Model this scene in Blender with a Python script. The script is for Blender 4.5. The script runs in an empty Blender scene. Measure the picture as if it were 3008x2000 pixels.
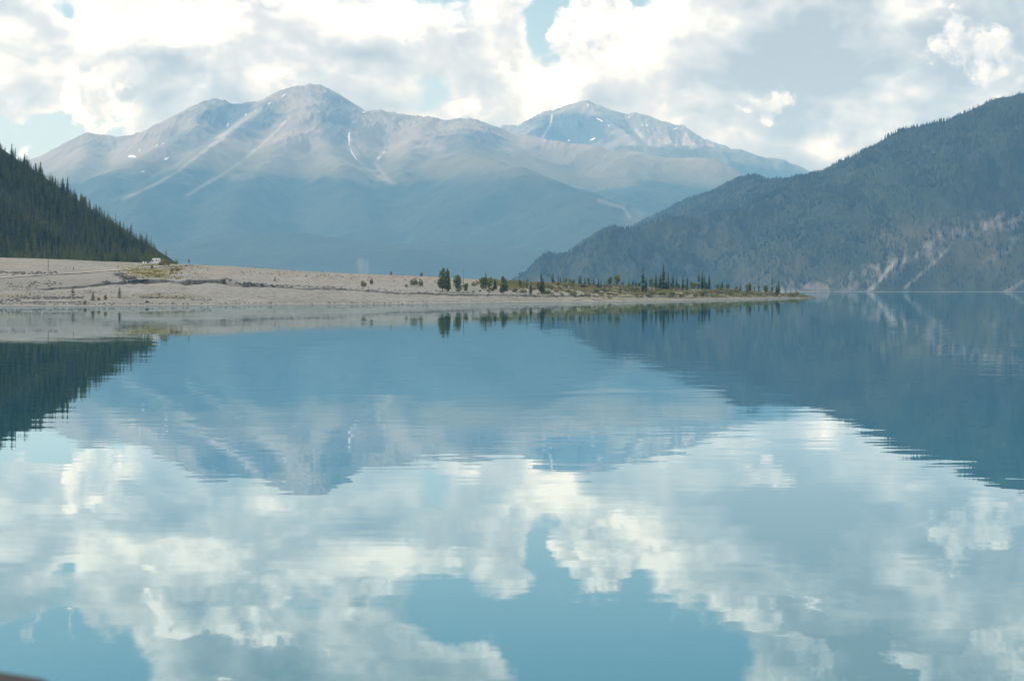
import bpy, math, random
import numpy as np

random.seed(7)
rng = np.random.default_rng(11)
S = bpy.context.scene
COL = S.collection

# ------------------------------------------------------------------ camera
F = 3008 * 40 / 23.7          # focal length in photograph pixels
CX, HY, CH = 1504.0, 850.0, 6.0
cam_d = bpy.data.cameras.new('camera')
cam_d.lens = 40
cam_d.sensor_width = 23.7
cam_d.shift_y = -150 / 3008
cam_d.clip_start = 0.1
cam_d.clip_end = 60000
cam_d.dof.use_dof = True
cam_d.dof.focus_distance = 900
cam_d.dof.aperture_fstop = 6.3
cam = bpy.data.objects.new('camera', cam_d)
COL.objects.link(cam)
cam.location = (0, 0, CH)
cam.rotation_euler = (math.radians(90), 0, 0)
S.camera = cam

SUN_AZ = math.radians(-74)    # from +Y, negative = left
SUN_EL = math.radians(41)
SD = np.array([math.sin(SUN_AZ) * math.cos(SUN_EL), math.cos(SUN_AZ) * math.cos(SUN_EL), math.sin(SUN_EL)])

# ------------------------------------------------------------------ node helpers
class NT:
    def __init__(s, tree):
        s.t = tree
    def n(s, typ, ins=None, **kw):
        nd = s.t.nodes.new(typ)
        for k, v in kw.items():
            setattr(nd, k, v)
        if ins:
            for k, v in ins.items():
                sk = nd.inputs[k]
                if isinstance(v, bpy.types.NodeSocket):
                    s.t.links.new(v, sk)
                else:
                    sk.default_value = v
        return nd
    def math(s, op, a, b=None, c=None, clamp=False):
        ins = {0: a}
        if b is not None: ins[1] = b
        if c is not None: ins[2] = c
        return s.n('ShaderNodeMath', ins, operation=op, use_clamp=clamp).outputs[0]
    def vec(s, op, a, b=None, c=None):
        ins = {0: a}
        if b is not None: ins[1] = b
        if c is not None: ins[2] = c
        return s.n('ShaderNodeVectorMath', ins, operation=op).outputs[0]
    def noise(s, v, scale, detail=4, rough=.55, dist=0.0, lac=2.0, out=0):
        return s.n('ShaderNodeTexNoise', {'Vector': v, 'Scale': scale, 'Detail': detail, 'Roughness': rough,
                                          'Lacunarity': lac, 'Distortion': dist}).outputs[out]
    def smooth(s, v, a, b, lo=0.0, hi=1.0):
        return s.n('ShaderNodeMapRange', {0: v, 1: a, 2: b, 3: lo, 4: hi}, interpolation_type='SMOOTHSTEP').outputs[0]
    def lin(s, v, a, b, lo=0.0, hi=1.0):
        return s.n('ShaderNodeMapRange', {0: v, 1: a, 2: b, 3: lo, 4: hi}).outputs[0]
    def mix(s, f, a, b, blend='MIX'):
        nd = s.t.nodes.new('ShaderNodeMix')
        nd.data_type = 'RGBA'
        nd.blend_type = blend
        for i, v in ((0, f), (6, a), (7, b)):
            if isinstance(v, bpy.types.NodeSocket):
                s.t.links.new(v, nd.inputs[i])
            else:
                nd.inputs[i].default_value = v if i == 0 else (v[0], v[1], v[2], 1)
        return nd.outputs[2]
    def attr(s, name):
        return s.n('ShaderNodeAttribute', attribute_name=name).outputs['Fac']

# ------------------------------------------------------------------ world: blue sky with cumulus
W = bpy.data.worlds.new('World')
S.world = W
W.use_nodes = True
wt = W.node_tree
wt.nodes.clear()
w = NT(wt)
WS = 0.1
sky = w.n('ShaderNodeTexSky', sky_type='NISHITA', sun_disc=False, sun_elevation=SUN_EL, sun_rotation=SUN_AZ,
          air_density=1.0, dust_density=1.0, ozone_density=1.0).outputs[0]
D = w.n('ShaderNodeTexCoord').outputs['Generated']
sep = w.n('ShaderNodeSeparateXYZ', {0: D})
az = w.math('ARCTAN2', sep.outputs[0], sep.outputs[1])
el = w.math('ARCSINE', sep.outputs[2])
AE = w.n('ShaderNodeCombineXYZ', {0: az, 1: el, 2: 0.0}).outputs[0]

def blobs(items, start, P):
    """sum of soft spots given as direction (photograph pixels converted to azimuth and elevation)"""
    acc = start
    for (px, py, rx, ry, amp) in items:
        a = math.atan((px - CX) / F)
        e = math.atan((HY - py) / F * math.cos(a))
        sx, sy = F / rx, F / ry
        v = w.vec('MULTIPLY_ADD', P, (sx, sy, 0), (-a * sx, -e * sy, 0))
        g = w.n('ShaderNodeTexGradient', {0: v}, gradient_type='QUADRATIC_SPHERE').outputs[1]
        acc = w.math('MULTIPLY_ADD', g, amp, acc)
    return acc

HOLES = [(30, 420, 620, 120, -.3), (2500, 330, 1100, 420, .34), (2330, 60, 700, 240, .15), (60, 430, 760, 150, -.62), (470, 455, 330, 90, -.3), (1245, 290, 170, 200, -.26), (1200, 130, 120, 120, -.2), (1600, 70, 130, 300, -.44),
         (1650, 275, 80, 70, -.25), (1500, 180, 170, 170, .12), (215, 40, 130, 130, -.3), (1860, 0, 110, 90, -.22),
         (120, -280, 640, 300, -.75), (1830, -240, 850, 330, -.8), (2860, -20, 420, 150, -.2), (1290, -50, 330, 240, -.32),
         (1420, -260, 430, 190, .45), (600, 100, 1000, 420, .16), (2350, 260, 1300, 560, .2), (2520, -240, 680, 300, .3),
         (1730, 130, 170, 260, .25), (700, -250, 600, 300, .2)]
SHADE = [(2300, 250, 1100, 460, .16), (1960, 215, 260, 130, .42), (2080, 300, 240, 110, .35), (2180, 120, 240, 120, .25), (2700, 150, 330, 240, .42), (2980, 250, 200, 150, .3), (2560, 425, 260, 60, .3), (2150, 410, 260, 70, .35), (2400, 200, 260, 200, -.12), (300, 120, 900, 420, .04), (400, 150, 1100, 480, .12), (1250, 100, 500, 300, .08), (1750, 200, 500, 350, .15), (1720, 110, 190, 200, .5), (250, 300, 340, 210, .32), (450, 50, 560, 200, .3), (1150, 60, 320, 160, .25),
         (1960, 60, 330, 150, .5), (2440, 412, 120, 80, .5),
         (1650, 330, 330, 150, .4), (820, 240, 110, 190, .4), 
         (2850, 60, 950, 600, -.45), (2420, 335, 640, 140, -.5), (1060, 150, 480, 150, -.6), (440, 180, 600, 100, -.5),
         (2200, 190, 620, 300, -.3), 
         (1100, -220, 300, 200, -.35)]

def cloud_base(dvec, det=10, bil_amt=-.22):
    q = w.vec('MULTIPLY', dvec, (1.0, 1.0, 1.45))
    n1 = w.noise(q, 6.6, det, .53, .25)
    n2 = w.noise(q, 22.0, min(det, 5), .5, .1)
    bil = w.math('ABSOLUTE', w.math('MULTIPLY_ADD', n2, 2.0, -1.0))
    return w.math('MULTIPLY_ADD', bil, bil_amt, n1)

warp = w.vec('MULTIPLY', w.vec('SUBTRACT', w.noise(D, 20.0, 6, .6, out=1), (.5, .5, .5)), (.05, .05, .05))
AEw = w.vec('ADD', AE, warp)
bias = blobs(HOLES, 0.135, AEw)
d0 = cloud_base(D)
s0 = cloud_base(D, 4, -.30)
s1 = cloud_base(w.vec('ADD', D, (-0.018, 0.0, 0.014)), 4, -.30)
e1 = cloud_base(w.vec('ADD', D, (-0.005, 0.0, 0.004)))
dens = w.math('ADD', d0, bias)
soft = w.math('ADD', s0, bias)
alpha = w.smooth(dens, 0.42, 0.55)
thick = w.smooth(soft, 0.46, 0.80)
lit = w.math('ADD', w.math('MULTIPLY', w.math('SUBTRACT', s0, s1), 3.0), w.math('MULTIPLY', w.math('SUBTRACT', d0, e1), 1.3))
base = w.math('MULTIPLY_ADD', thick, -0.42, 0.80)
br = blobs(SHADE, base, AEw)
midn = w.noise(w.vec('MULTIPLY', D, (1.0, 1.0, 1.35)), 15.0, 7, .55, .5)
br = w.math('MULTIPLY_ADD', w.math('SUBTRACT', midn, .5), 1.5, br)
br = w.math('ADD', br, lit)
# nearer cumulus heads with firm sunlit edges
HEADS = [(1745, 115, 260, 250, .42), (1470, 215, 230, 190, .24), (240, 290, 420, 190, .16), (820, 255, 130, 160, .24), (2200, 320, 300, 120, .26), (2740, 130, 330, 200, .18),
         (2440, 412, 120, 80, .36), (700, 50, 420, 150, .14), (1900, 60, 330, 150, .3), (1180, 70, 330, 130, .2), (1330, 345, 190, 70, .26), (1640, 330, 240, 120, .26), (60, 150, 300, 200, .08),
         (1050, -90, 190, 150, .36), (2280, -150, 420, 260, .3), (560, -60, 330, 200, .26), (1650, -10, 260, 120, .3), (2850, -230, 330, 170, .26), (380, -170, 300, 150, .2), (2560, 40, 300, 120, .02)]
def head_field(dv):
    q = w.vec('MULTIPLY', dv, (1.0, 1.0, 1.25))
    n1 = w.noise(q, 17.0, 9, .56, .35)
    n2 = w.noise(q, 52.0, 4, .5, .2)
    return w.math('MULTIPLY_ADD', w.math('ABSOLUTE', w.math('MULTIPLY_ADD', n2, 2.0, -1.0)), -.26, n1)
hb = blobs(HEADS, -0.10, AEw)
h0 = head_field(D)
h1 = head_field(w.vec('ADD', D, (-0.007, 0.0, 0.0075)))
hd = w.math('ADD', h0, hb)
halpha = w.smooth(hd, 0.49, 0.575)
hbr = w.math('ADD', w.math('MULTIPLY_ADD', w.smooth(hd, .52, .74), -0.32, 0.90), w.math('MULTIPLY', w.math('SUBTRACT', h0, h1), 3.4))
hbr = w.math('ADD', hbr, w.math('MULTIPLY', w.math('SUBTRACT', br, .7), .45))
br = w.math('ADD', w.math('MULTIPLY', br, w.math('SUBTRACT', 1.0, halpha)), w.math('MULTIPLY', hbr, halpha))
alpha = w.math('MAXIMUM', alpha, halpha)
br = w.math('MINIMUM', w.math('MAXIMUM', br, 0.0), 1.25)
ramp = w.n('ShaderNodeValToRGB', {0: w.math('MULTIPLY', br, 0.8)})
cr = ramp.color_ramp
cr.elements[0].position = 0.0
cr.elements[0].color = (.43, .455, .48, 1)
cr.elements[1].position = 1.0
cr.elements[1].color = (1.72, 1.67, 1.58, 1)
for p, c in ((.25, (.58, .605, .625, 1)), (.5, (.78, .80, .81, 1)), (.75, (1.17, 1.16, 1.13, 1))):
    e_ = cr.elements.new(p)
    e_.color = c
cloud = w.vec('SCALE', ramp.outputs[0])
cloud.node.inputs['Scale'].default_value = 1.0 / WS
skyt = w.mix(1.0, sky, (1.15, 1.32, 1.27), 'MULTIPLY')
veil = w.smooth(sep.outputs[2], 0.24, 0.03, 0.05, 0.72)
skyt = w.mix(veil, skyt, (6.6, 7.5, 8.1))
fin = w.mix(alpha, skyt, cloud)
bg = w.n('ShaderNodeBackground', {'Color': fin, 'Strength': WS})
wo = w.n('ShaderNodeOutputWorld')
wt.links.new(bg.outputs[0], wo.inputs[0])

# ------------------------------------------------------------------ sun and exposure
sd = bpy.data.lights.new('sun', 'SUN')
sd.energy = 4.6
sd.angle = math.radians(0.5)
sd.color = (1.0, .955, .885)
sun = bpy.data.objects.new('sun', sd)
COL.objects.link(sun)
from mathutils import Vector, Matrix
sun.rotation_euler = Vector(SD).to_track_quat('Z', 'Y').to_euler()
S.view_settings.view_transform = 'Standard'
S.view_settings.look = 'None'
S.view_settings.exposure = 0.0
S.view_settings.gamma = 1.0
S.view_settings.use_curve_mapping = False
S.render.engine = 'CYCLES'
S.cycles.volume_bounces = 1
S.cycles.max_bounces = 6

# ------------------------------------------------------------------ numpy noise and geometry helpers
_perm = np.random.default_rng(3).permutation(512)
_grad = np.stack([np.cos(np.linspace(0, 2 * np.pi, 512, endpoint=False)), np.sin(np.linspace(0, 2 * np.pi, 512, endpoint=False))], 1)
def perlin(x, y, seed=0):
    x = np.asarray(x, float) + seed * 17.31
    y = np.asarray(y, float) + seed * 9.77
    xi = np.floor(x).astype(int); yi = np.floor(y).astype(int)
    xf = x - xi; yf = y - yi
    u = xf * xf * xf * (xf * (xf * 6 - 15) + 10); v = yf * yf * yf * (yf * (yf * 6 - 15) + 10)
    def g(ix, iy, fx, fy):
        h = _perm[(_perm[ix & 511] + iy) & 511]
        gr = _grad[h]
        return gr[..., 0] * fx + gr[..., 1] * fy
    a = g(xi, yi, xf, yf); b = g(xi + 1, yi, xf - 1, yf)
    c = g(xi, yi + 1, xf, yf - 1); d = g(xi + 1, yi + 1, xf - 1, yf - 1)
    return (a + u * (b - a)) * (1 - v) + (c + u * (d - c)) * v
def fbm(x, y, oct=5, seed=0, gain=.5):
    r = 0; a = 1.0; f = 1.0
    for i in range(oct):
        r = r + a * perlin(x * f, y * f, seed + i)
        a *= gain; f *= 2.03
    return r
def ridged(x, y, oct=5, seed=0, gain=.5):
    r = 0; a = 1.0; f = 1.0
    for i in range(oct):
        r = r + a * (1 - 2.2 * np.abs(perlin(x * f, y * f, seed + i)))
        a *= gain; f *= 2.03
    return r
def sstep(a, b, x):
    t = np.clip((x - a) / (b - a), 0, 1)
    return t * t * (3 - 2 * t)
def P(px, py, Y):
    return np.array([(px - CX) / F * Y, Y, CH + (HY - py) / F * Y])

def grid_mesh(name, X, Y, Z, mat, smooth=True, attrs=None):
    n, m = X.shape
    co = np.stack([X, Y, Z], -1).reshape(-1, 3)
    i = np.arange(n * m).reshape(n, m)
    q = np.stack([i[:-1, :-1], i[1:, :-1], i[1:, 1:], i[:-1, 1:]], -1).reshape(-1, 4)
    return np_mesh(name, co, q, mat, smooth, attrs)
def np_mesh(name, co, faces, mat, smooth=False, attrs=None):
    me = bpy.data.meshes.new(name)
    k = faces.shape[1]
    me.vertices.add(len(co)); me.vertices.foreach_set('co', np.ascontiguousarray(co, dtype=np.float32).ravel())
    me.loops.add(faces.size); me.loops.foreach_set('vertex_index', np.ascontiguousarray(faces, dtype=np.int32).ravel())
    me.polygons.add(len(faces)); me.polygons.foreach_set('loop_start', np.arange(0, faces.size, k, dtype=np.int32))
    if smooth: me.polygons.foreach_set('use_smooth', np.ones(len(faces), dtype=bool))
    me.update(calc_edges=True)
    if attrs:
        for an, av in attrs.items():
            at = me.attributes.new(an, 'FLOAT', 'POINT')
            at.data.foreach_set('value', np.ascontiguousarray(av, dtype=np.float32).ravel())
    if mat: me.materials.append(mat)
    return me
def link(name, me, parent=None, loc=None):
    o = bpy.data.objects.new(name, me)
    COL.objects.link(o)
    if parent: o.parent = parent
    if loc is not None: o.location = loc
    return o
def tag(o, label=None, cat=None, group=None, kind=None):
    if label: o['label'] = label
    if cat: o['category'] = cat
    if group: o['group'] = group
    if kind: o['kind'] = kind
    return o
def empty(name, loc, rz=0.0):
    o = bpy.data.objects.new(name, None)
    COL.objects.link(o)
    o.location = loc; o.rotation_euler = (0, 0, rz)
    o.empty_display_size = .5
    return o

def new_mat(name):
    m = bpy.data.materials.new(name)
    m.use_nodes = True
    t = m.node_tree
    b = t.nodes['Principled BSDF']
    return m, NT(t), b
def simple(name, col, rough=.8, var=.25, scale=3.0, spec=.25, metallic=0.0):
    m, n, b = new_mat(name)
    tc = n.n('ShaderNodeTexCoord').outputs['Object']
    f = n.noise(tc, scale, 4, .6)
    c = n.mix(n.lin(f, .3, .7), tuple(x * (1 - var) for x in col), tuple(min(1, x * (1 + var)) for x in col))
    n.t.links.new(c, b.inputs['Base Color'])
    b.inputs['Roughness'].default_value = rough
    b.inputs['Specular IOR Level'].default_value = spec
    b.inputs['Metallic'].default_value = metallic
    return m

# ------------------------------------------------------------------ materials of the land
def land_material(name, treeline, tl_noise, rock_a, rock_b, grass, forest_a, forest_b, bump=6.0, shore=0.0):
    m, n, b = new_mat(name)
    pos = n.n('ShaderNodeNewGeometry').outputs['Position']
    z = n.n('ShaderNodeSeparateXYZ', {0: pos}).outputs[2]
    big = n.noise(pos, .0014, 6, .6)
    mid = n.noise(pos, .006, 6, .62)
    fine = n.noise(pos, .03, 5, .65)
    zz = n.math('ADD', z, n.math('MULTIPLY', n.math('SUBTRACT', mid, .5), tl_noise))
    zz = n.math('ADD', zz, n.math('MULTIPLY', n.math('SUBTRACT', big, .5), tl_noise * .9))
    rock = n.mix(n.lin(mid, .35, .65), rock_a, rock_b)
    rock = n.mix(n.lin(fine, .25, .75, 0, .5), rock, tuple(x * .6 for x in rock_a))
    rock = n.mix(n.attr('painted_shade'), rock, (.055, .063, .075))  # cloud shade painted dark blue into the rock colour
    rock = n.mix(n.attr('scree'), rock, (.44, .41, .37))
    forest = n.mix(n.lin(n.math('ADD', n.math('MULTIPLY', fine, .5), n.math('MULTIPLY', mid, .5)), .38, .62), forest_a, forest_b)
    meadow = n.mix(n.lin(mid, .4, .62), grass, tuple(x * .7 for x in grass))
    if treeline is not None:
        c = n.mix(n.smooth(zz, treeline - 50, treeline + 60), forest, meadow)
        c = n.mix(n.smooth(zz, treeline + 40, treeline + 300), c, rock)
    else:
        c = forest
    c = n.mix(n.attr('meadow'), c, meadow)
    c = n.mix(n.math('MULTIPLY', n.attr('rock'), n.smooth(fine, .25, .5)), c, rock)
    c = n.mix(n.math('MULTIPLY', n.attr('scree'), n.smooth(mid, .1, .5)), c, (.40, .375, .34))
    if shore > 0:
        c = n.mix(n.smooth(n.math('ADD', z, n.math('MULTIPLY', n.math('SUBTRACT', fine, .5), 3.0)), shore, shore * .6), c, (.20, .195, .18))
    n.t.links.new(c, b.inputs['Base Color'])
    b.inputs['Roughness'].default_value = .95
    b.inputs['Specular IOR Level'].default_value = .1
    if bump:
        bp = n.n('ShaderNodeBump', {'Strength': .7, 'Distance': bump, 'Height': n.math('ADD', mid, n.math('MULTIPLY', fine, .35))})
        n.t.links.new(bp.outputs[0], b.inputs['Normal'])
    return m

M_massif = land_material('massif_land', 740, 320, (.295, .258, .222), (.22, .198, .178), (.14, .132, .085),
                         (.014, .028, .022), (.036, .05, .034), 10)
M_far = land_material('far_peak_land', 1080, 280, (.32, .29, .26), (.20, .19, .182), (.12, .12, .075),
                      (.02, .034, .024), (.034, .048, .03), 12)
M_hill = land_material('hill_land', None, 0, (.25, .225, .20), (.16, .15, .14), (.085, .075, .04),
                       (.016, .026, .02), (.03, .038, .024), 2.5, shore=0.8)
M_lhill = land_material('near_hill_land', None, 0, (.3, .28, .26), (.2, .2, .2), (.1, .1, .05),
                        (.015, .02, .013), (.03, .034, .018), 0.8)

# ------------------------------------------------------------------ terrain built from ridge lines
def ridge_height(X, Y, ridges, beta):
    acc = None
    for (pts, k, r) in ridges:
        best = None
        p = np.array(pts)
        for a, b in zip(p[:-1], p[1:]):
            d = b[:2] - a[:2]
            L2 = (d * d).sum()
            t = np.clip(((X - a[0]) * d[0] + (Y - a[1]) * d[1]) / L2, 0, 1)
            dist = np.hypot(X - a[0] - t * d[0], Y - a[1] - t * d[1])
            h = a[2] + t * (b[2] - a[2]) - k * (np.sqrt(dist * dist + r * r) - r)
            best = h if best is None else np.maximum(best, h)
        e = np.exp(np.clip(best / beta, -300, 300))
        acc = e if acc is None else acc + e
    return beta * np.log(acc)
KM, KH = 1.4, 0.94            # how far the mountains and the hill across the bay stand, against the first survey
def RL(pts, k, r=20, far=1.0):
    """ridge line from (photo x, photo y, distance)"""
    return ([P(px, py, Y * far) for px, py, Y in pts], k, r)
def dsp(l, Y):                       # points noted at 2358 px width
    return [(x * 1.2757, y * 1.2757, Y(x) if callable(Y) else Y) for x, y in l]

# --- central massif
sky1 = dsp([(-260, 470), (-120, 420), (65, 368), (110, 362), (150, 340), (205, 310), (235, 312), (270, 313), (340, 303), (385, 280), (430, 255), (465, 238),
            (490, 232), (515, 232), (535, 239), (555, 239), (570, 235), (590, 236), (612, 236), (632, 227), (650, 215), (670, 204), (690, 200), (715, 201), (735, 203), (765, 222),
            (800, 243), (835, 256), (880, 253), (930, 262), (985, 273), (1030, 279), (1075, 277), (1095, 282), (1110, 288), (1140, 300), (1175, 311), (1240, 322), (1300, 331),
            (1380, 347), (1450, 356), (1560, 366), (1650, 378), (1680, 388), (1720, 412), (1800, 470), (1900, 560)],
           lambda x: 9600 if x < 1110 else 9600 - (x - 1110) * 1.2)
massif_ridges = [RL(sky1, .62, 24, KM)]
sp = lambda l, k=.6, r=40: massif_ridges.append(RL([(x * 1.2757, y * 1.2757, Y) for x, y, Y in l], k, r * KM, KM))
sp([(650, 215, 9600), (600, 272, 9100), (545, 308, 8700), (480, 345, 8250), (400, 395, 7800), (330, 440, 7400), (300, 520, 6800)])
sp([(715, 201, 9600), (700, 270, 9000), (655, 330, 8500), (590, 395, 8000), (540, 450, 7500), (520, 540, 6800)])
sp([(735, 203, 9600), (755, 290, 8900), (770, 360, 8350), (800, 430, 7800), (860, 520, 7100)])
sp([(985, 273, 9600), (960, 320, 9000), (935, 365, 8500), (925, 400, 8150)], .6)
sp([(1075, 277, 9600), (1060, 310, 9000), (1080, 350, 8500), (1150, 385, 7900), (1220, 405, 7500), (1300, 440, 7150), (1370, 475, 6850), (1440, 515, 6600), (1530, 590, 6300)], .42, 60)
sp([(205, 310, 9600), (190, 370, 9000), (150, 420, 8400), (120, 480, 7800)])
sp([(490, 232, 9600), (450, 290, 9050), (380, 340, 8600), (290, 385, 8150), (240, 440, 7600)])
sp([(1450, 356, 9200), (1480, 420, 8400), (1440, 470, 7900), (1560, 560, 7000)], .4, 80)
sp([(60, 560, 6600), (400, 560, 6500), (700, 540, 6400), (950, 560, 6300), (1200, 575, 6200), (1400, 600, 6200)], .22, 200)
sp([(820, 590, 5900), (880, 585, 5850), (960, 580, 5800), (1040, 600, 5800)], .4, 60)
def massif_z(X, Y):
    h = ridge_height(X, Y, massif_ridges, 30.0)
    wx = X + 220 * fbm(X / 1250, Y / 1250, 3, 40)
    wy = Y + 220 * fbm(X / 1250, Y / 1250, 3, 50)
    env = sstep(5400 * KM, 6600 * KM, Y) * sstep(9650 * KM, 9350 * KM, Y)
    h = h + env * (46 * (ridged(wx / 860, wy / 860, 4, 1, .42) - .9) + 12 * fbm(wx / 200, wy / 200, 4, 9))
    crest = sstep(9250 * KM, 9550 * KM, Y)
    h = h + crest * (15 * (ridged(X / 95, Y / 95, 4, 21, .62) - .8) - 16) * sstep(700, 1400, h)
    h = h + env * sstep(800, 1250, h) * 13 * (ridged(wx / 125, wy / 300, 4, 24, .6) - .8)
    return np.where(h < 2, 2 + (h - 2) * .2, h)

def frustum_grid(px0, px1, nu, Ys):
    u = (np.linspace(px0, px1, nu) - CX) / F
    YY, U = np.meshgrid(Ys, u, indexing='ij')
    return U * YY, YY
Ys = KM * np.concatenate([np.linspace(5300, 7600, 150), np.linspace(7600, 9550, 190)[1:], np.linspace(9555, 9700, 18), np.linspace(9760, 11200, 16)])
X, Y = frustum_grid(-500, 2420, 980, Ys)
Z = massif_z(X, Y)

def cast(fz, px, py, Y0, Y1, n=1600):
    Yv = np.linspace(Y0, Y1, n)
    p = P(px, py, Yv)
    h = fz(p[0], Yv)
    k = np.argmax(h >= p[2])
    if h[k] < p[2][k]:
        k = int(np.argmin(np.abs(h - p[2])))
    return np.array([p[0][k], Yv[k], h[k]])
def to_px(X, Y, Zv):
    return CX + X / Y * F, HY - (Zv - CH) / Y * F
def line_d(PX, PY, l):
    best = np.full(np.shape(PX), 1e9)
    for a, b in zip(l[:-1], l[1:]):
        dx, dy = b[0] - a[0], b[1] - a[1]
        t = np.clip(((PX - a[0]) * dx + (PY - a[1]) * dy) / (dx * dx + dy * dy), 0, 1)
        best = np.minimum(best, np.hypot(PX - a[0] - t * dx, PY - a[1] - t * dy))
    return best
def streak(lines, X, Y, Zv):
    """pale scree chutes running down the slope"""
    PX, PY = to_px(X, Y, Zv)
    out = np.zeros(X.shape)
    wob = fbm(X / 130, Y / 130 + Zv / 90, 4, 78)
    for pts, wdt, amt in lines:
        out = np.maximum(out, amt * np.clip(1 + 1.1 * wob, 0, 1) * np.exp(-(line_d(PX, PY, pts) / wdt) ** 2))
    return out
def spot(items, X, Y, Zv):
    """irregular areas of painted shade, other rock or growth on the slope"""
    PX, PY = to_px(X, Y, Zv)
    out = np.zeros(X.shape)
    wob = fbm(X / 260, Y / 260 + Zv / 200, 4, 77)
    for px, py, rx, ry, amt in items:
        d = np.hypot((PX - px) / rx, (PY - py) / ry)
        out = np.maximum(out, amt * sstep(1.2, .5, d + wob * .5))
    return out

msc = streak([([(660, 405), (623, 426), (585, 455), (523, 503), (470, 535), (408, 564), (360, 585)], 4.2, .42),
              ([(850, 345), (816, 382), (760, 432), (716, 470), (650, 515), (584, 553), (550, 575)], 4, .42),
              ([(1028, 385), (1030, 430), (1060, 480), (1110, 520), (1160, 540)], 5, .3),
              ([(1130, 440), (1100, 480), (1150, 540)], 5, .28), ([(765, 320), (700, 365), (640, 410)], 8, .35),
              ([(1850, 640), (1830, 610), (1760, 590)], 5, .3)], X, Y, Z)
mshade = spot([(690, 350, 150, 62, .9), (560, 410, 100, 45, .6), (985, 350, 60, 110, .7), (1390, 425, 110, 55, .8), (1130, 500, 70, 40, .3), (1250, 480, 80, 40, .35), (800, 480, 70, 60, .25)],  # faces darkened in colour as if under cloud shadow
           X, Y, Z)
mrk = spot([(1060, 780, 12, 26, .3), (1077, 785, 8, 22, .25), (1860, 640, 40, 30, .25)], X, Y, Z)
mmd = spot([(1650, 480, 420, 55, .55), (1400, 500, 200, 50, .3)], X, Y, Z)
massif = link('mountain', grid_mesh('mountain', X, Y, Z, M_massif, True, {'scree': msc, 'painted_shade': mshade, 'rock': mrk, 'meadow': mmd}))
tag(massif, 'long grey rocky mountain with forested foot across the lake, highest summit left of the middle', kind='structure')

# --- second peak behind on the right
sky2 = dsp([(1050, 330), (1130, 300), (1160, 292), (1175, 290), (1197, 297), (1205, 295), (1230, 275), (1270, 258), (1313, 243), (1330, 239), (1350, 237), (1368, 241), (1411, 258), (1437, 265),
            (1458, 262), (1480, 266), (1493, 270), (1536, 286), (1568, 294), (1600, 313), (1630, 329), (1665, 337), (1678, 343), (1725, 360), (1795, 367), (1842, 384),
            (1885, 405), (1960, 440), (2100, 520)], 12200)
far_ridges = [RL(sky2, .66, 14, KM)]
far_ridges.append(RL(far=KM, pts=[(1725, 303, 12200), (1800, 370, 11700), (1850, 410, 11300), (1885, 440, 11000), (1930, 480, 10700)], k=.75, r=15))
far_ridges.append(RL(far=KM, pts=[(1600, 335, 12200), (1580, 390, 11600), (1560, 440, 11200)], k=.6, r=30))
far_ridges.append(RL(far=KM, pts=[(2005, 375, 12200), (2030, 420, 11900), (2050, 440, 11700)], k=.9, r=10))
far_ridges.append(RL(far=KM, pts=[(1955, 366, 12200), (1965, 410, 11900), (1975, 432, 11700)], k=.9, r=10))
far_ridges.append(RL(far=KM, pts=[(2080, 420, 12200), (2100, 436, 11900)], k=.9, r=10))
far_ridges.append(RL(far=KM, pts=[(1640, 470, 10700), (1880, 430, 10900), (2140, 440, 11300), (2290, 480, 11300), (2405, 530, 11300)], k=.5, r=60))
def far_z(X, Y):
    h = ridge_height(X, Y, far_ridges, 22.0)
    env = sstep(12220 * KM, 11900 * KM, Y)
    return h + env * (42 * (ridged(X / 420, Y / 590, 5, 31) - .9)) + (15 * ridged(X / 80, Y / 130, 4, 33, .6) - 9) * sstep(1100, 1500, h)
Ys = KM * np.concatenate([np.linspace(9800, 12150, 150), np.linspace(12165, 12260, 10), np.linspace(12320, 13600, 12)])
X, Y = frustum_grid(1250, 2700, 420, Ys)
Z = far_z(X, Y)
fsc = streak([([(1868, 382), (1885, 402), (1905, 422)], 4, 1.0), ([(1622, 338), (1618, 365), (1600, 395), (1590, 408)], 3, .6), ([(2020, 378), (2005, 430)], 3, .6),
              ([(1990, 385), (1985, 430)], 3, .5), ([(2045, 400), (2030, 435)], 3, .5), ([(1930, 380), (1935, 425)], 6, .35)], X, Y, Z)
fshade = spot([(1690, 385, 165, 66, 1.0), (2000, 455, 320, 22, .3)], X, Y, Z)  # shade on the left face, put into the rock colour
z0 = np.zeros(X.shape)
fp = link('mountain', grid_mesh('far_mountain', X, Y, Z, M_far, True, {'scree': fsc, 'painted_shade': fshade, 'rock': z0, 'meadow': z0}))
tag(fp, 'farther grey peak with pale cliffs showing above the shoulder of the long mountain', kind='structure')

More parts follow.
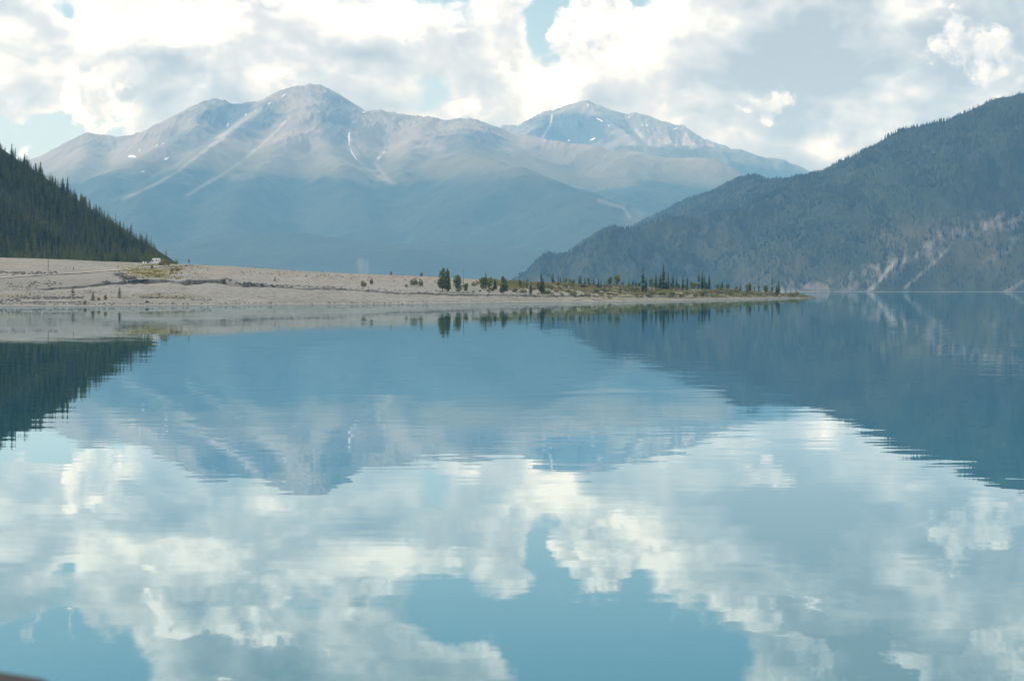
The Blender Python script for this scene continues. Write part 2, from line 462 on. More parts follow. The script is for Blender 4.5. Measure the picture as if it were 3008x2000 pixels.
# --- forested hill on the right shore
zz = lambda l, Y: [(1500 + x * .6393, 250 + y * .6393, Yv) for (x, y), Yv in zip(l, Y)]
hill_ridges = [RL(zz([(640, 655), (750, 580), (830, 522), (880, 508), (930, 500), (1000, 465), (1060, 432), (1095, 422), (1140, 430), (1200, 437), (1330, 432), (1420, 415), (1560, 345), (1640, 322), (1700, 300),
                       (1760, 270), (1850, 207), (1920, 185), (2000, 165), (2150, 112), (2250, 75), (2359, 38), (2600, -30), (2900, -80)],
                      [7200, 7050, 6900, 6800, 6700, 6600, 6500, 6400, 6200, 6050, 5700, 5400, 5350, 5330, 5300, 5280, 5250, 5230, 5200, 5150, 5130, 5100, 5050, 5000]), .62, 25, KH),
               RL(zz([(1420, 415), (1300, 500), (1180, 560), (1000, 610), (800, 645), (650, 650), (530, 657), (420, 700), (250, 780), (80, 870), (-60, 930)],
                      [5400, 5250, 5150, 5100, 5080, 5050, 5020, 5000, 4980, 4960, 4950]), .62, 30, KH),
               RL(zz([(1850, 207), (1780, 400), (1700, 560), (1640, 680), (1600, 760), (1560, 880)], [5250, 4980, 4800, 4680, 4600, 4500]), .55, 40, KH),
               RL(zz([(2250, 75), (2200, 300), (2120, 500), (2040, 650), (1960, 740), (1850, 900)], [5130, 4900, 4700, 4570, 4480, 4400]), .6, 25, KH)]
HL = [(2500, 835), (2560, 810), (2640, 775), (2720, 750), (2770, 700), (2830, 672), (2900, 660), (3010, 650)]
HL2 = [(2552, 856), (2590, 815), (2630, 768)]
HL3 = [(2660, 845), (2740, 775), (2800, 715)]
HL4 = [(2300, 850), (2380, 845), (2440, 842)]
HL5 = [(2955, 856), (2985, 838), (3040, 815)]
HL6 = [(2890, 785), (2950, 740), (2990, 700)]
def rockmask_hill(X, Y, h):
    PX, PY = to_px(X, Y, h)
    n_ = fbm(PX / 34, PY / 20, 4, 81)
    m = np.clip(np.exp(-(line_d(PX, PY, HL) / 26) ** 2) * (.6 + 2.2 * n_), 0, 1)
    m = np.maximum(m, np.clip(np.exp(-(line_d(PX, PY, HL4) / 16) ** 2) * (.5 + 1.6 * n_), 0, .8))
    m = np.maximum(m, np.clip(np.exp(-(line_d(PX, PY, HL6) / 14) ** 2) * (.2 + 1.3 * n_), 0, .6))
    return m * (PY < 870)
def hill_z(X, Y):
    h = ridge_height(X, Y, hill_ridges, 11.0)
    g_ = .95 * (Y - 4350 * KH - 16 * fbm(X / 120, Y * 0 + 1.7, 3, 68))
    h = -9 * np.log(np.exp(np.clip(-h / 9, -80, 60)) + np.exp(np.clip(-g_ / 9, -80, 60)))
    env = sstep(4330 * KH, 4560 * KH, Y)
    px_ = X / Y * F + CX
    cy_ = KH * np.interp(px_, [1900, 1980, 2030, 2100, 2200, 2267, 2350, 2408, 2500, 2587, 2683, 2780, 3008, 3160], [7200, 6900, 6800, 6700, 6500, 6200, 5700, 5400, 5350, 5300, 5250, 5200, 5100, 5050])
    h = h + env * (3 + 24 * sstep(20, 420, np.abs(cy_ - Y))) * (ridged(X / 190, Y / 320, 5, 61) - .85) + 3 * fbm(X / 45, Y / 45, 4, 66)
    r = rockmask_hill(X, Y, h)
    return h + r * (13 * ridged(X / 26 + h / 60, h / 38, 4, 71, .6) - 6)
Ys = KH * np.concatenate([np.linspace(4250, 4420, 30), np.linspace(4424, 5400, 230), np.linspace(5410, 7300, 130), np.linspace(7340, 8000, 10)])
X, Y = frustum_grid(1350, 3500, 620, Ys)
Z = hill_z(X, Y)
hrk = rockmask_hill(X, Y, Z)
PX, PY = to_px(X, Y, Z)
nb = np.clip(.75 + 1.4 * fbm(PX / 20, PY / 20, 4, 83), 0, 1)
hsc = np.maximum(.75 * np.exp(-(line_d(PX, PY, HL2) / 6) ** 2), .5 * np.exp(-(line_d(PX, PY, HL3) / 5) ** 2)) * nb
hsc = np.maximum(hsc, .5 * np.exp(-(line_d(PX, PY, HL5) / 6) ** 2) * nb) * (PY < 870)
hrk = hrk * .8
hmd = np.clip(.25 + 1.1 * fbm(X / 330, Z / 190, 4, 91), 0, 1) * sstep(250, 90, Z) * .9
hill = link('hillside', grid_mesh('hillside', X, Y, Z, M_hill, True, {'scree': hsc, 'painted_shade': np.zeros(X.shape), 'rock': hrk, 'meadow': hmd}))
tag(hill, 'steep dark forested hillside with pale crags falling to the lake on the right', kind='structure')
hillgrid = (X, Y, Z, np.maximum(hrk, hsc), hmd)

# --- near forested hill on the left
lh_ridges = [RL([(-900, -150, 1400), (-500, 140, 1400), (-200, 360, 1390), (0, 492, 1380), (60, 515, 1375), (150, 578, 1370), (250, 648, 1365), (330, 708, 1360), (400, 752, 1355), (440, 778, 1350), (480, 800, 1345)], .66, 12),
             RL([(-1300, -215, 1415), (-540, -212, 1405)], 1.6, 8),  # unseen wall ridge added to throw shade across the visible slope
             RL([(-400, 560, 1230), (-100, 700, 1225), (0, 735, 1220), (130, 758, 1220), (300, 775, 1220)], .5, 20)]
def lhill_z(X, Y):
    h = ridge_height(X, Y, lh_ridges, 4.0)
    h = h + 2.2 * fbm(X / 45, Y / 45, 4, 101)
    base = 23 + 1.2 * fbm(X / 40, Y / 40, 3, 103) - sstep(-270, -190, X) * 8
    return np.maximum(h, base)
Ys = np.concatenate([np.linspace(1130, 1420, 120), np.linspace(1430, 1700, 20)])
X, Y = frustum_grid(-1100, 640, 260, Ys)
X[:, :] = np.linspace(-760, -225, 260)[None, :]
Z = lhill_z(X, Y)
Z = np.where(X > -265, Z - (X + 265) * .5, Z)
z0 = np.zeros(X.shape)
lh = link('hillside', grid_mesh('near_hillside', X, Y, Z, M_lhill, True, {'scree': z0, 'painted_shade': z0, 'rock': z0, 'meadow': z0}))
tag(lh, 'steep hill covered in dark spruces behind the gravel fan on the left', kind='structure')

# ------------------------------------------------------------------ gravel fan and spit
fx  = [-900, 0, 300, 600, 900, 1200, 1500, 1700, 2000, 2200, 2300, 2380, 2400]
fyw = [903, 901.5, 901, 898.5, 897, 895, 890.5, 888, 884, 879.5, 877.5, 876, 875.5]
fxc = [-900, 0, 130, 300, 420, 520, 620, 700, 900, 1000, 1100, 1300, 1400, 1500, 1700, 2000, 2200, 2300, 2380, 2400]
fyc = [735, 757, 760, 768, 772, 776, 780, 784, 797, 802, 806, 814, 821, 826, 836, 847, 857, 864, 872, 874.5]
fYx = [-900, 0, 300, 600, 900, 1200, 1500, 1700, 2000, 2200, 2300, 2380, 2400]
fYc = [1000, 1000, 1000, 990, 960, 940, 945, 975, 1065, 1150, 1180, 1200, 1212]
bx  = [-900, 60, 110, 210, 300, 345, 430, 480, 560, 660, 700, 800, 900, 1000, 1200, 1400, 1500, 1800, 2400]
by  = [862, 853, 850, 845, 836, 832, 827, 826, 829, 827, 836, 840, 848, 850, 862, 867, 869, 871, 876]
bh_ = [0, 0, .4, .8, .8, 1.3, 1.4, 1.0, 2.0, 2.2, 1.6, 1.1, .6, .7, .7, .5, .5, .5, 0]
def fan_cols(px):
    yw = np.interp(px, fx, fyw)
    Yw = CH * F / (yw - HY)
    Yc = np.maximum(np.interp(px, fYx, fYc), Yw + 12)
    Zc = CH + (HY - np.interp(px, fxc, fyc)) / F * Yc
    return Yw, Yc, Zc
def fan_tb(px):
    Yw, Yc, Zc = fan_cols(px)
    pyb = np.interp(px, bx, by) + 1.3 * perlin(px / 40., px * 0 + 3.3) + .8 * perlin(px / 11., px * 0 + 8.3)
    v = (HY - pyb) / F
    # CH + v*(Yw + t dY) = t Zc
    t = (CH + v * Yw) / (Zc - v * (Yc - Yw))
    return np.clip(t, .04, .9)
def fan_z(X, Y):
    X = np.asarray(X, float); Y = np.asarray(Y, float)
    px = X / Y * F + CX
    Yw, Yc, Zc = fan_cols(px)
    t = (Y - Yw) / (Yc - Yw)
    tb = fan_tb(px)
    hb = np.interp(px, bx, bh_) * np.clip(.9 + .8 * perlin(px / 25., px * 0 + 5.5), .3, 1.5)
    z = Zc * np.clip(t, -0.6, 1)
    under = np.clip((tb - t) / .14, 0, None); over = np.clip((t - tb) / .2, 0, None)
    st = np.where(t < tb, -.55 * np.exp(-under * 1.5), .45 * np.exp(-over * 1.3)) * hb * 1.1
    z = z + st * sstep(0, .05, t) * sstep(1.0, .85, t)
    rough = (.55 * fbm(X / 14, Y / 28, 4, 201) + .16 * fbm(X / 2.6, Y / 6, 3, 206)) * sstep(.0, .12, t) * np.clip(Zc / 8, .15, 1)
    # low terraces left by falling water level
    terr = .12 * np.sin(np.clip(t, 0, 1) * 70 + 2.5 * fbm(X / 60, Y / 90, 2, 215)) * sstep(.0, .05, t) * sstep(.5, .3, t)
    z = z + (rough * 1.0 + terr) * np.clip(1.2 - t, .25, 1)
    # behind the crest
    left = sstep(640, 480, px)
    back = np.clip(Y - Yc, 0, None)
    z = z - (1 - left) * back * .09 - left * np.minimum(back, 60) * .01
    z = z - .22 * np.clip(-t, 0, 1) * 8
    return np.where(px > 2401, -1.5, z)
pxs = np.concatenate([np.linspace(-900, -40, 120), np.linspace(-36, 2404, 1221)])
tb = fan_tb(pxs)
nA, nB = 95, 120
rowsA = np.linspace(0, 1, nA) ** 1.15
T = np.concatenate([[np.full_like(pxs, -.35), np.full_like(pxs, -.1)],
                    rowsA[:, None] * (tb - .0008)[None, :],
                    (tb + .0008)[None, :] + np.linspace(0, 1, nB)[:, None] * (1 - tb - .0008)[None, :]])
Yw, Yc, Zc = fan_cols(pxs)
Y = Yw[None, :] + T * (Yc - Yw)[None, :]
Yb = Yc[None, :] + np.array([6, 15, 30, 60, 110, 170, 240])[:, None]
Y = np.concatenate([Y, Yb])
X = Y * ((pxs - CX) / F)[None, :]
Z = fan_z(X, Y)
Z[0, :] = -1.2
fgreen = np.zeros(X.shape)
PX = np.broadcast_to(pxs[None, :], X.shape)
PYv = HY - (Z - CH) * F / Y
nz = fbm(X / 12, Y / 20, 4, 231)
fgreen = np.maximum(fgreen, .95 * sstep(1.1, .5, np.hypot((PX - 455) / 75, (PYv - 800) / 16) + .7 * nz))
fgreen = np.maximum(fgreen, .8 * sstep(1.1, .5, np.hypot((PX - 20) / 60, (PYv - 868) / 7) + .6 * nz))
fgreen = np.maximum(fgreen, .6 * sstep(1.1, .5, np.hypot((PX - 370) / 70, (PYv - 783) / 6) + .6 * nz))
fgreen = np.maximum(fgreen, .6 * sstep(1.1, .5, np.hypot((PX - 480) / 110, (PYv - 872) / 5) + .9 * nz))
fgreen = np.maximum(fgreen, sstep(1380, 1900, PX) * np.clip(.5 + 1.3 * nz, 0, 1) * sstep(0.45, .9, Z))
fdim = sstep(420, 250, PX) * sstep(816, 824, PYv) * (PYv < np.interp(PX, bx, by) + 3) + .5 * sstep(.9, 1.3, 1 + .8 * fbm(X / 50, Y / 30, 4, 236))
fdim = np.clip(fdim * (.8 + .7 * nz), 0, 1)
m, n, b = new_mat('fan_gravel')
pos = n.n('ShaderNodeNewGeometry').outputs['Position']
zc = n.n('ShaderNodeSeparateXYZ', {0: pos}).outputs[2]
sq = n.vec('MULTIPLY', pos, (1, .35, 1))
big = n.noise(sq, .02, 5, .6)
mid = n.noise(sq, .3, 5, .68)
fine = n.noise(sq, .75, 4, .75)
c = n.mix(n.lin(big, .35, .65), (.167, .168, .158), (.217, .216, .201))
c = n.mix(n.math('MULTIPLY', n.attr('tan'), .95), c, (.205, .186, .148))
c = n.mix(n.smooth(mid, .48, .68, 0, .75), c, (.095, .095, .092))
c = n.mix(n.smooth(fine, .54, .7, 0, .8), c, (.06, .06, .058))
c = n.mix(n.smooth(fine, .44, .3, 0, .75), c, (.34, .335, .32))
c = n.mix(n.math('MULTIPLY', n.attr('green'), n.smooth(mid, .3, .55)), c, (.15, .135, .045))
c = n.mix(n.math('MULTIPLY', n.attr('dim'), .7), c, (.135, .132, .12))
bandv = n.n('ShaderNodeCombineXYZ', {2: n.math('MULTIPLY_ADD', mid, .35, zc)}).outputs[0]
bandn = n.noise(bandv, 2.6, 3, .7)
c = n.mix(n.math('MULTIPLY', n.smooth(bandn, .50, .62, 0, .6), n.smooth(zc, 5.0, 1.5)), c, (.11, .108, .10))
c = n.mix(n.math('MULTIPLY', n.smooth(bandn, .46, .36, 0, .5), n.smooth(zc, 5.0, 1.5)), c, (.30, .295, .275))
c = n.mix(n.attr('bank'), c, (.035, .036, .040))  # painted shade of bank face and creek cut, over dark soil
c = n.mix(n.smooth(zc, .30, .08, 0, .8), c, (.085, .085, .08))
n.t.links.new(c, b.inputs['Base Color'])
b.inputs['Roughness'].default_value = .9
b.inputs['Specular IOR Level'].default_value = .15
bp = n.n('ShaderNodeBump', {'Strength': .8, 'Distance': .35, 'Height': n.math('ADD', mid, n.math('MULTIPLY', fine, .5))})
n.t.links.new(bp.outputs[0], b.inputs['Normal'])
M_fan = m
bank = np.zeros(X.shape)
bank[2 + nA - 1, :] = .55; bank[2 + nA, :] = .35  # bank face darkened in colour for shade, besides its dark soil
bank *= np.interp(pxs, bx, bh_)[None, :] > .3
for (cx_, cy_, rx_, ry_) in ((352, 806, 20, 6), (378, 817, 26, 7), (408, 825, 32, 6), (312, 829, 16, 3)):  # dark ellipses painted in for the shadow of the creek cut
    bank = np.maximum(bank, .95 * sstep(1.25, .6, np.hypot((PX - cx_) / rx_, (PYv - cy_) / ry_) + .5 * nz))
tann = np.clip(.5 + 1.2 * fbm(X / 80, Y / 80, 3, 240), 0, 1) * sstep(.4, .75, np.concatenate([T, np.ones((7, len(pxs)))]))
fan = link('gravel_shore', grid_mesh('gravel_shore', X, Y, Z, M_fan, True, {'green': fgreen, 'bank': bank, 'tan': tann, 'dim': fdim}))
tag(fan, 'wide pale gravel fan running out into a low spit in the lake', kind='structure')
def on_fan(px, py):
    return cast(fan_z, px, py, 560, 1220, 2600)

# valley floor behind the spit up to the massif stays under water: the lake
# ------------------------------------------------------------------ lake
m, n, b = new_mat('lake_water')
pos = n.n('ShaderNodeNewGeometry').outputs['Position']
def rip(scale, sx, sy, detail):
    q = n.vec('MULTIPLY', pos, (sx, sy, 1))
    return n.vec('SUBTRACT', n.noise(q, scale, detail, .5, out=1), (.5, .5, .5))
calm = n.noise(n.vec('MULTIPLY', pos, (.35, 1, 1)), .012, 3, .5)
ca = n.smooth(calm, .38, .66, .35, 1.35)
r1 = n.vec('MULTIPLY', rip(1.5, .22, 1.0, 2), (.004, .016, 0))
r2 = n.vec('MULTIPLY', rip(.22, .3, 1.0, 2), (.003, .006, 0))
rr = n.vec('SCALE', n.vec('ADD', r1, r2))
n.t.links.new(ca, rr.node.inputs['Scale'])
nor = n.vec('NORMALIZE', n.vec('ADD', rr, (0, 0, 1)))
n.t.links.new(nor, b.inputs['Normal'])
b.inputs['Base Color'].default_value = (.0, .096, .128, 1)
b.inputs['Roughness'].default_value = .5
b.inputs['Specular IOR Level'].default_value = 0.0
gl = n.n('ShaderNodeBsdfGlossy', {'Color': (.85, .96, 1.0, 1), 'Roughness': .005, 'Normal': nor})
fr = n.n('ShaderNodeFresnel', {'IOR': 1.333}).outputs[0]
fac = n.math('MINIMUM', n.math('MULTIPLY_ADD', fr, 1.15, .12), .93)
ms = n.n('ShaderNodeMixShader', {0: fac, 1: b.outputs[0], 2: gl.outputs[0]})
out_ = [x for x in n.t.nodes if x.type == 'OUTPUT_MATERIAL'][0]
n.t.links.new(ms.outputs[0], out_.inputs[0])
M_water = m
xs = np.array([-13000., -3000, -600, 0, 600, 3000, 13000]); ys = np.array([-1500., -200, 0, 400, 1500, 5000, 20000])
X, Y = np.meshgrid(xs, ys, indexing='ij')
lake = link('lake', grid_mesh('lake', X, Y, X * 0, M_water, False))
tag(lake, 'calm turquoise lake mirroring the clouds and mountains', kind='structure')
#---OBJECTS---
# ------------------------------------------------------------------ snow left in gullies
M_snow = simple('old_snow', (.66, .675, .69), .7, .06, .02)
def snow(fz, pts, wpx, Yc, label, poly=False):
    """a lens of old snow lying on the slope; pts is its spine in photograph pixels, wpx the half width"""
    Y0, Y1 = Yc
    pts = np.array(pts, float)
    mid_ = cast(fz, *pts[len(pts) // 2], Y0, Y1, 1200)
    co, fc = [], []
    tt = np.linspace(0, len(pts) - 1, max(5, 4 * len(pts)))
    sx = np.interp(tt, range(len(pts)), pts[:, 0]); sy = np.interp(tt, range(len(pts)), pts[:, 1])
    tx, ty = np.gradient(sx), np.gradient(sy)
    ln = np.hypot(tx, ty) + 1e-6
    for k in range(len(tt)):
        f = math.sin(math.pi * (k + .35) / (len(tt) - .3)) ** .6 * wpx * rng.uniform(.65, 1.2)
        for sgn in (-1, 0, 1):
            x, y = sx[k] - ty[k] / ln[k] * f * sgn, sy[k] + tx[k] / ln[k] * f * sgn
            c = cast(fz, x, y, mid_[1] - 380, mid_[1] + 380, 300)
            c = c * (1 - 20 / c[1]) + np.array([0, 0, CH * 20 / c[1] + (1.5 if sgn == 0 else -.5)])
            co.append(c)
        if k:
            i = 3 * k
            fc += [(i - 3, i - 2, i + 1, i), (i - 2, i - 1, i + 2, i + 1)]
    co = np.array(co); o0 = co.mean(0)
    o = link('snow_patch', np_mesh('snow_patch', co - o0, np.array(fc), M_snow, True), loc=o0)
    tag(o, label, 'snow patch', 'snow patches left on the mountains')
mz, fzr = (7300 * KM, 9640 * KM), (10600 * KM, 12240 * KM)
snow(massif_z, [(376, 461), (388, 459), (401, 463)], 4, mz, 'widest white snow patch low on the left flank of the long mountain')
snow(massif_z, [(482, 470), (489, 467), (495, 463)], 3.5, mz, 'wedge of snow right of the widest patch on the left flank')
snow(massif_z, [(410, 448), (411, 437)], 1.2, mz, 'thin upright sliver of snow just above the widest left patch')
snow(massif_z, [(455, 431), (464, 425)], 1.5, mz, 'small slanted snow streak below the left shoulder of the mountain')
snow(massif_z, [(473, 425), (484, 421)], 1.3, mz, 'faint snow fleck beside the slanted streak below the left shoulder')
snow(massif_z, [(416, 505), (425, 504)], 2, mz, 'lowest tiny snow fleck beneath the widest left patch')
snow(massif_z, [(667, 374), (671, 362)], 1.6, mz, 'broken snow sliver in the dark bowl left of the summit')
snow(massif_z, [(719, 341), (726, 334)], 1.6, mz, 'snow fleck high in the dark bowl left of the summit')
snow(massif_z, [(748, 329), (753, 325)], 1.2, mz, 'tiny snow fleck on the saddle left of the summit')
snow(massif_z, [(786, 308), (796, 300)], 2, mz, 'snow streak on the crest just below the summit rocks')
snow(massif_z, [(826, 288), (834, 280), (840, 276)], 2.2, mz, 'bright snow streak nearest to the highest summit')
snow(massif_z, [(1062, 331), (1075, 330)], 2.3, mz, 'single snow patch on the ridge to the right of the highest summit')
snow(massif_z, [(1028, 384), (1025, 400), (1026, 414), (1025, 428)], 3, mz, 'long upright snow gully right of the highest summit')
snow(massif_z, [(1029, 436), (1033, 448), (1042, 462), (1052, 474)], 1.7, mz, 'thin curved tail of snow under the long snow gully')
snow(massif_z, [(1109, 469), (1116, 460)], 1.5, mz, 'lower of two short snow streaks right of the snow gully')
snow(massif_z, [(1124, 454), (1131, 444)], 1.5, mz, 'upper of two short snow streaks right of the snow gully')
snow(far_z, [(1622, 336), (1620, 352), (1615, 372)], 1.8, fzr, 'thin snow chute on the left face of the farther peak')
snow(far_z, [(1725, 305), (1729, 316)], 2.2, fzr, 'snow fleck right at the top of the farther peak')
snow(far_z, [(1752, 348), (1762, 353), (1772, 358)], 1.8, fzr, 'slanted snow streak high on the face of the farther peak')
snow(far_z, [(1785, 369), (1791, 371)], 1.7, fzr, 'tiny snow fleck below the slanted streak on the farther peak')
snow(far_z, [(1668, 416), (1674, 410)], 2.4, fzr, 'small snow patch low on the dark left face of the farther peak')
snow(far_z, [(1733, 413), (1742, 409), (1750, 406)], 2.2, fzr, 'longer snow patch low on the dark face of the farther peak')
snow(far_z, [(1884, 370), (1890, 366)], 2.4, fzr, 'snow fleck left among the pale cliffs of the farther peak')
snow(far_z, [(1899, 364), (1901, 373)], 2.2, fzr, 'upright snow fleck in the middle of the pale cliffs')
snow(far_z, [(1846, 347), (1850, 344)], 2, fzr, 'snow fleck under the rim left of the pale cliffs')
snow(far_z, [(1978, 383), (1984, 378), (1991, 377)], 2, fzr, 'snow fleck by the notch at the right end of the pale cliffs')

# ------------------------------------------------------------------ plants: meshes
def foliage_mat(name, a, b_, trans=.35):
    m, n, b = new_mat(name)
    g = n.n('ShaderNodeNewGeometry')
    oi = n.n('ShaderNodeObjectInfo').outputs['Random']
    f = n.noise(g.outputs['Position'], .9, 3, .6)
    f = n.math('ADD', f, n.math('MULTIPLY', n.math('SUBTRACT', n.noise(g.outputs['Position'], .018, 4, .6), .5), 1.1))
    f = n.math('ADD', n.math('MULTIPLY', f, .9), n.math('MULTIPLY', n.math('SUBTRACT', oi, .5), .35))
    c = n.mix(n.lin(f, .25, .7), a, b_)
    n.t.links.new(c, b.inputs['Base Color'])
    b.inputs['Roughness'].default_value = .75
    b.inputs['Specular IOR Level'].default_value = .1
    tl = n.n('ShaderNodeBsdfTranslucent', {'Color': c})
    ms = n.n('ShaderNodeMixShader', {0: trans, 1: b.outputs[0], 2: tl.outputs[0]})
    out_ = [x for x in n.t.nodes if x.type == 'OUTPUT_MATERIAL'][0]
    n.t.links.new(ms.outputs[0], out_.inputs[0])
    return m
M_spr = foliage_mat('spruce_needles', (.052, .076, .026), (.13, .15, .048))
M_sprd = foliage_mat('dark_spruce_needles', (.046, .064, .028), (.115, .13, .046))
M_pine = foliage_mat('young_pine_needles', (.075, .09, .03), (.15, .16, .055))
M_pop = foliage_mat('poplar_leaves', (.10, .135, .04), (.215, .235, .085))
M_wil = foliage_mat('willow_leaves', (.11, .13, .045), (.20, .20, .08))
M_oli = foliage_mat('olive_scrub', (.15, .14, .062), (.24, .215, .10))
M_yel = foliage_mat('yellow_scrub', (.17, .15, .025), (.27, .23, .045))
M_brn = foliage_mat('dry_brown_twigs', (.075, .055, .042), (.12, .095, .07))
M_bark = simple('bark', (.085, .07, .055), .9, .3, 3)
M_grey = simple('weathered_wood', (.12, .11, .10), .9, .3, 4)

def tri_mesh(name, co, tris, mat):
    return np_mesh(name, np.array(co, float), np.array(tris, int), mat)
def trunk_geo(r, top=1.0, seg=5, bend=0.0):
    co, tr = [], []
    zs = [0, .35 * top, .7 * top, top]
    for z in zs:
        rr = r * (1 - .93 * z / top)
        for k in range(seg):
            a = 2 * math.pi * k / seg
            co.append((rr * math.cos(a) + bend * z * z, rr * math.sin(a), z))
    for i in range(len(zs) - 1):
        for k in range(seg):
            a, b = i * seg + k, i * seg + (k + 1) % seg
            tr += [(a, b, b + seg), (a, b + seg, a + seg)]
    return co, tr
def spruce_geo(seed, R, nwh, nb, z0=.06, gap=.0, droop=.3):
    r = np.random.default_rng(seed)
    co, tr = [], []
    for i in range(nwh):
        z = z0 + (.985 - z0) * (i / (nwh - 1)) ** .95
        if r.random() < gap: continue
        rad = R * ((1 - z) ** .75 + .05) * r.uniform(.65, 1.2)
        if z < .2: rad *= .75 + z
        a0 = r.uniform(0, 6.28)
        for k in range(nb):
            if r.random() < .1: continue
            a = a0 + 2 * math.pi * k / nb + r.uniform(-.3, .3)
            q = rad * r.uniform(.6, 1.15)
            c, s = math.cos(a), math.sin(a)
            wv = q * r.uniform(.32, .5)
            zz_ = z + r.uniform(-.008, .008)
            j = len(co)
            co += [(0, 0, zz_ + .35 * droop * q + .012), (.6 * q * c - wv * s, .6 * q * s + wv * c, zz_ - droop * q * .75),
                   (q * c, q * s, zz_ - droop * q * .7), (.6 * q * c + wv * s, .6 * q * s - wv * c, zz_ - droop * q * .75),
                   (0, 0, zz_ - .04)]
            tr += [(j, j + 1, j + 2), (j, j + 2, j + 3), (j + 4, j + 2, j + 1), (j + 4, j + 3, j + 2)]
    j = len(co)
    co += [(.006, 0, .93), (-.004, .005, .93), (-.004, -.005, .93), (0, 0, 1.0)]
    tr += [(j, j + 1, j + 3), (j + 1, j + 2, j + 3), (j + 2, j, j + 3)]
    return co, tr
def leaf_geo(seed, blobs_, n, size, stem_r=.012):
    """crown of many small leaf sprays spread through several lobes; blob = (x,y,z,rx,ry,rz)"""
    r = np.random.default_rng(seed)
    co, tr = [], []
    wts = np.array([b[3] * b[4] * b[5] for b in blobs_]) ** .7
    wts /= wts.sum()
    for i in range(n):
        b = blobs_[r.choice(len(blobs_), p=wts)]
        d = r.normal(size=3); d /= np.linalg.norm(d)
        q = r.uniform(.35, 1.0) ** .6
        c = np.array(b[:3]) + d * q * np.array(b[3:])
        u = r.normal(size=3); u /= np.linalg.norm(u)
        v = np.cross(u, d + r.normal(size=3) * .5); v /= np.linalg.norm(v) + 1e-6
        s = size * r.uniform(.5, 1.3)
        j = len(co)
        co += [c - u * s, c - v * s * .6, c + u * s, c + v * s * .6]
        tr += [(j, j + 1, j + 2), (j, j + 2, j + 3)]
    return co, tr
def stems_geo(seed, n, h, spread):
    r = np.random.default_rng(seed)
    co, tr = [], []
    for i in range(n):
        a = r.uniform(0, 6.28); q = r.uniform(.2, 1) * spread
        x, y = q * math.cos(a), q * math.sin(a); hh = h * r.uniform(.6, 1.0); w_ = .012
        j = len(co)
        co += [(w_, 0, 0), (-w_, w_, 0), (-w_, -w_, 0), (x, y, hh)]
        tr += [(j, j + 1, j + 3), (j + 1, j + 2, j + 3), (j + 2, j, j + 3)]
    return co, tr

SPRUCE = [tri_mesh('crown', *spruce_geo(100 + i, R, nw, 6, z0=z0, gap=g), M_spr) for i, (R, nw, z0, g) in enumerate([(.29, 26, .04, 0), (.25, 28, .05, .05), (.31, 24, .03, 0), (.24, 28, .06, .05)])]
SPIRE = [tri_mesh('crown', *spruce_geo(200 + i, R, nw, 5, z0=z0, gap=g), M_sprd) for i, (R, nw, z0, g) in enumerate([(.16, 32, .04, .06), (.135, 34, .07, .1), (.185, 30, .03, .06), (.15, 34, .05, .12)])]
SNAG = [tri_mesh('branches', *spruce_geo(300 + i, .035, 22, 3, z0=.3, gap=.4, droop=.5), M_grey) for i in range(2)]
YPINE = [tri_mesh('crown', *spruce_geo(400 + i, R, 15, 6, z0=.05, gap=g, droop=-.15), M_pine) for i, (R, g) in enumerate([(.34, .22), (.30, .05), (.36, .0)])]
POP = [tri_mesh('crown', *leaf_geo(500 + i, bl, 620, .055), M_pop) for i, bl in enumerate([
    [(0, 0, .55, .13, .13, .36), (.04, 0, .8, .07, .07, .2), (-.07, 0, .35, .14, .14, .22), (.08, .02, .3, .12, .12, .2)],
    [(0, 0, .5, .14, .14, .38), (-.05, 0, .8, .07, .07, .18), (.1, 0, .32, .13, .13, .22), (-.1, 0, .25, .12, .12, .2)],
    [(0, 0, .55, .24, .24, .33), (.12, 0, .7, .14, .14, .2), (-.14, 0, .6, .14, .14, .2), (0, .1, .25, .22, .22, .2)]])]
WIL = {}
for key, mt in (('willow', M_wil), ('olive', M_oli), ('yellow', M_yel), ('green', M_pop), ('brown', M_brn)):
    WIL[key] = [tri_mesh('leaves', *leaf_geo(600 + i, bl, 260, .10), mt) for i, bl in enumerate([
        [(0, 0, .5, .5, .45, .38), (.3, .1, .4, .3, .3, .3), (-.32, 0, .36, .3, .3, .28)],
        [(0, 0, .45, .55, .5, .35), (-.2, 0, .65, .25, .25, .28), (.38, 0, .3, .26, .26, .24)],
        [(.1, 0, .5, .42, .42, .42), (-.35, .1, .35, .32, .32, .3), (.05, -.2, .3, .5, .4, .25)]])]
STEMS = [tri_mesh('stems', *stems_geo(700 + i, 7, .7, .35), M_bark) for i in range(2)]
TRUNK = tri_mesh('trunk', *trunk_geo(.012), M_bark)
TRUNKG = tri_mesh('trunk', *trunk_geo(.011, bend=.02), M_grey)
TRUNKP = tri_mesh('trunk', *trunk_geo(.02, .75), M_bark)

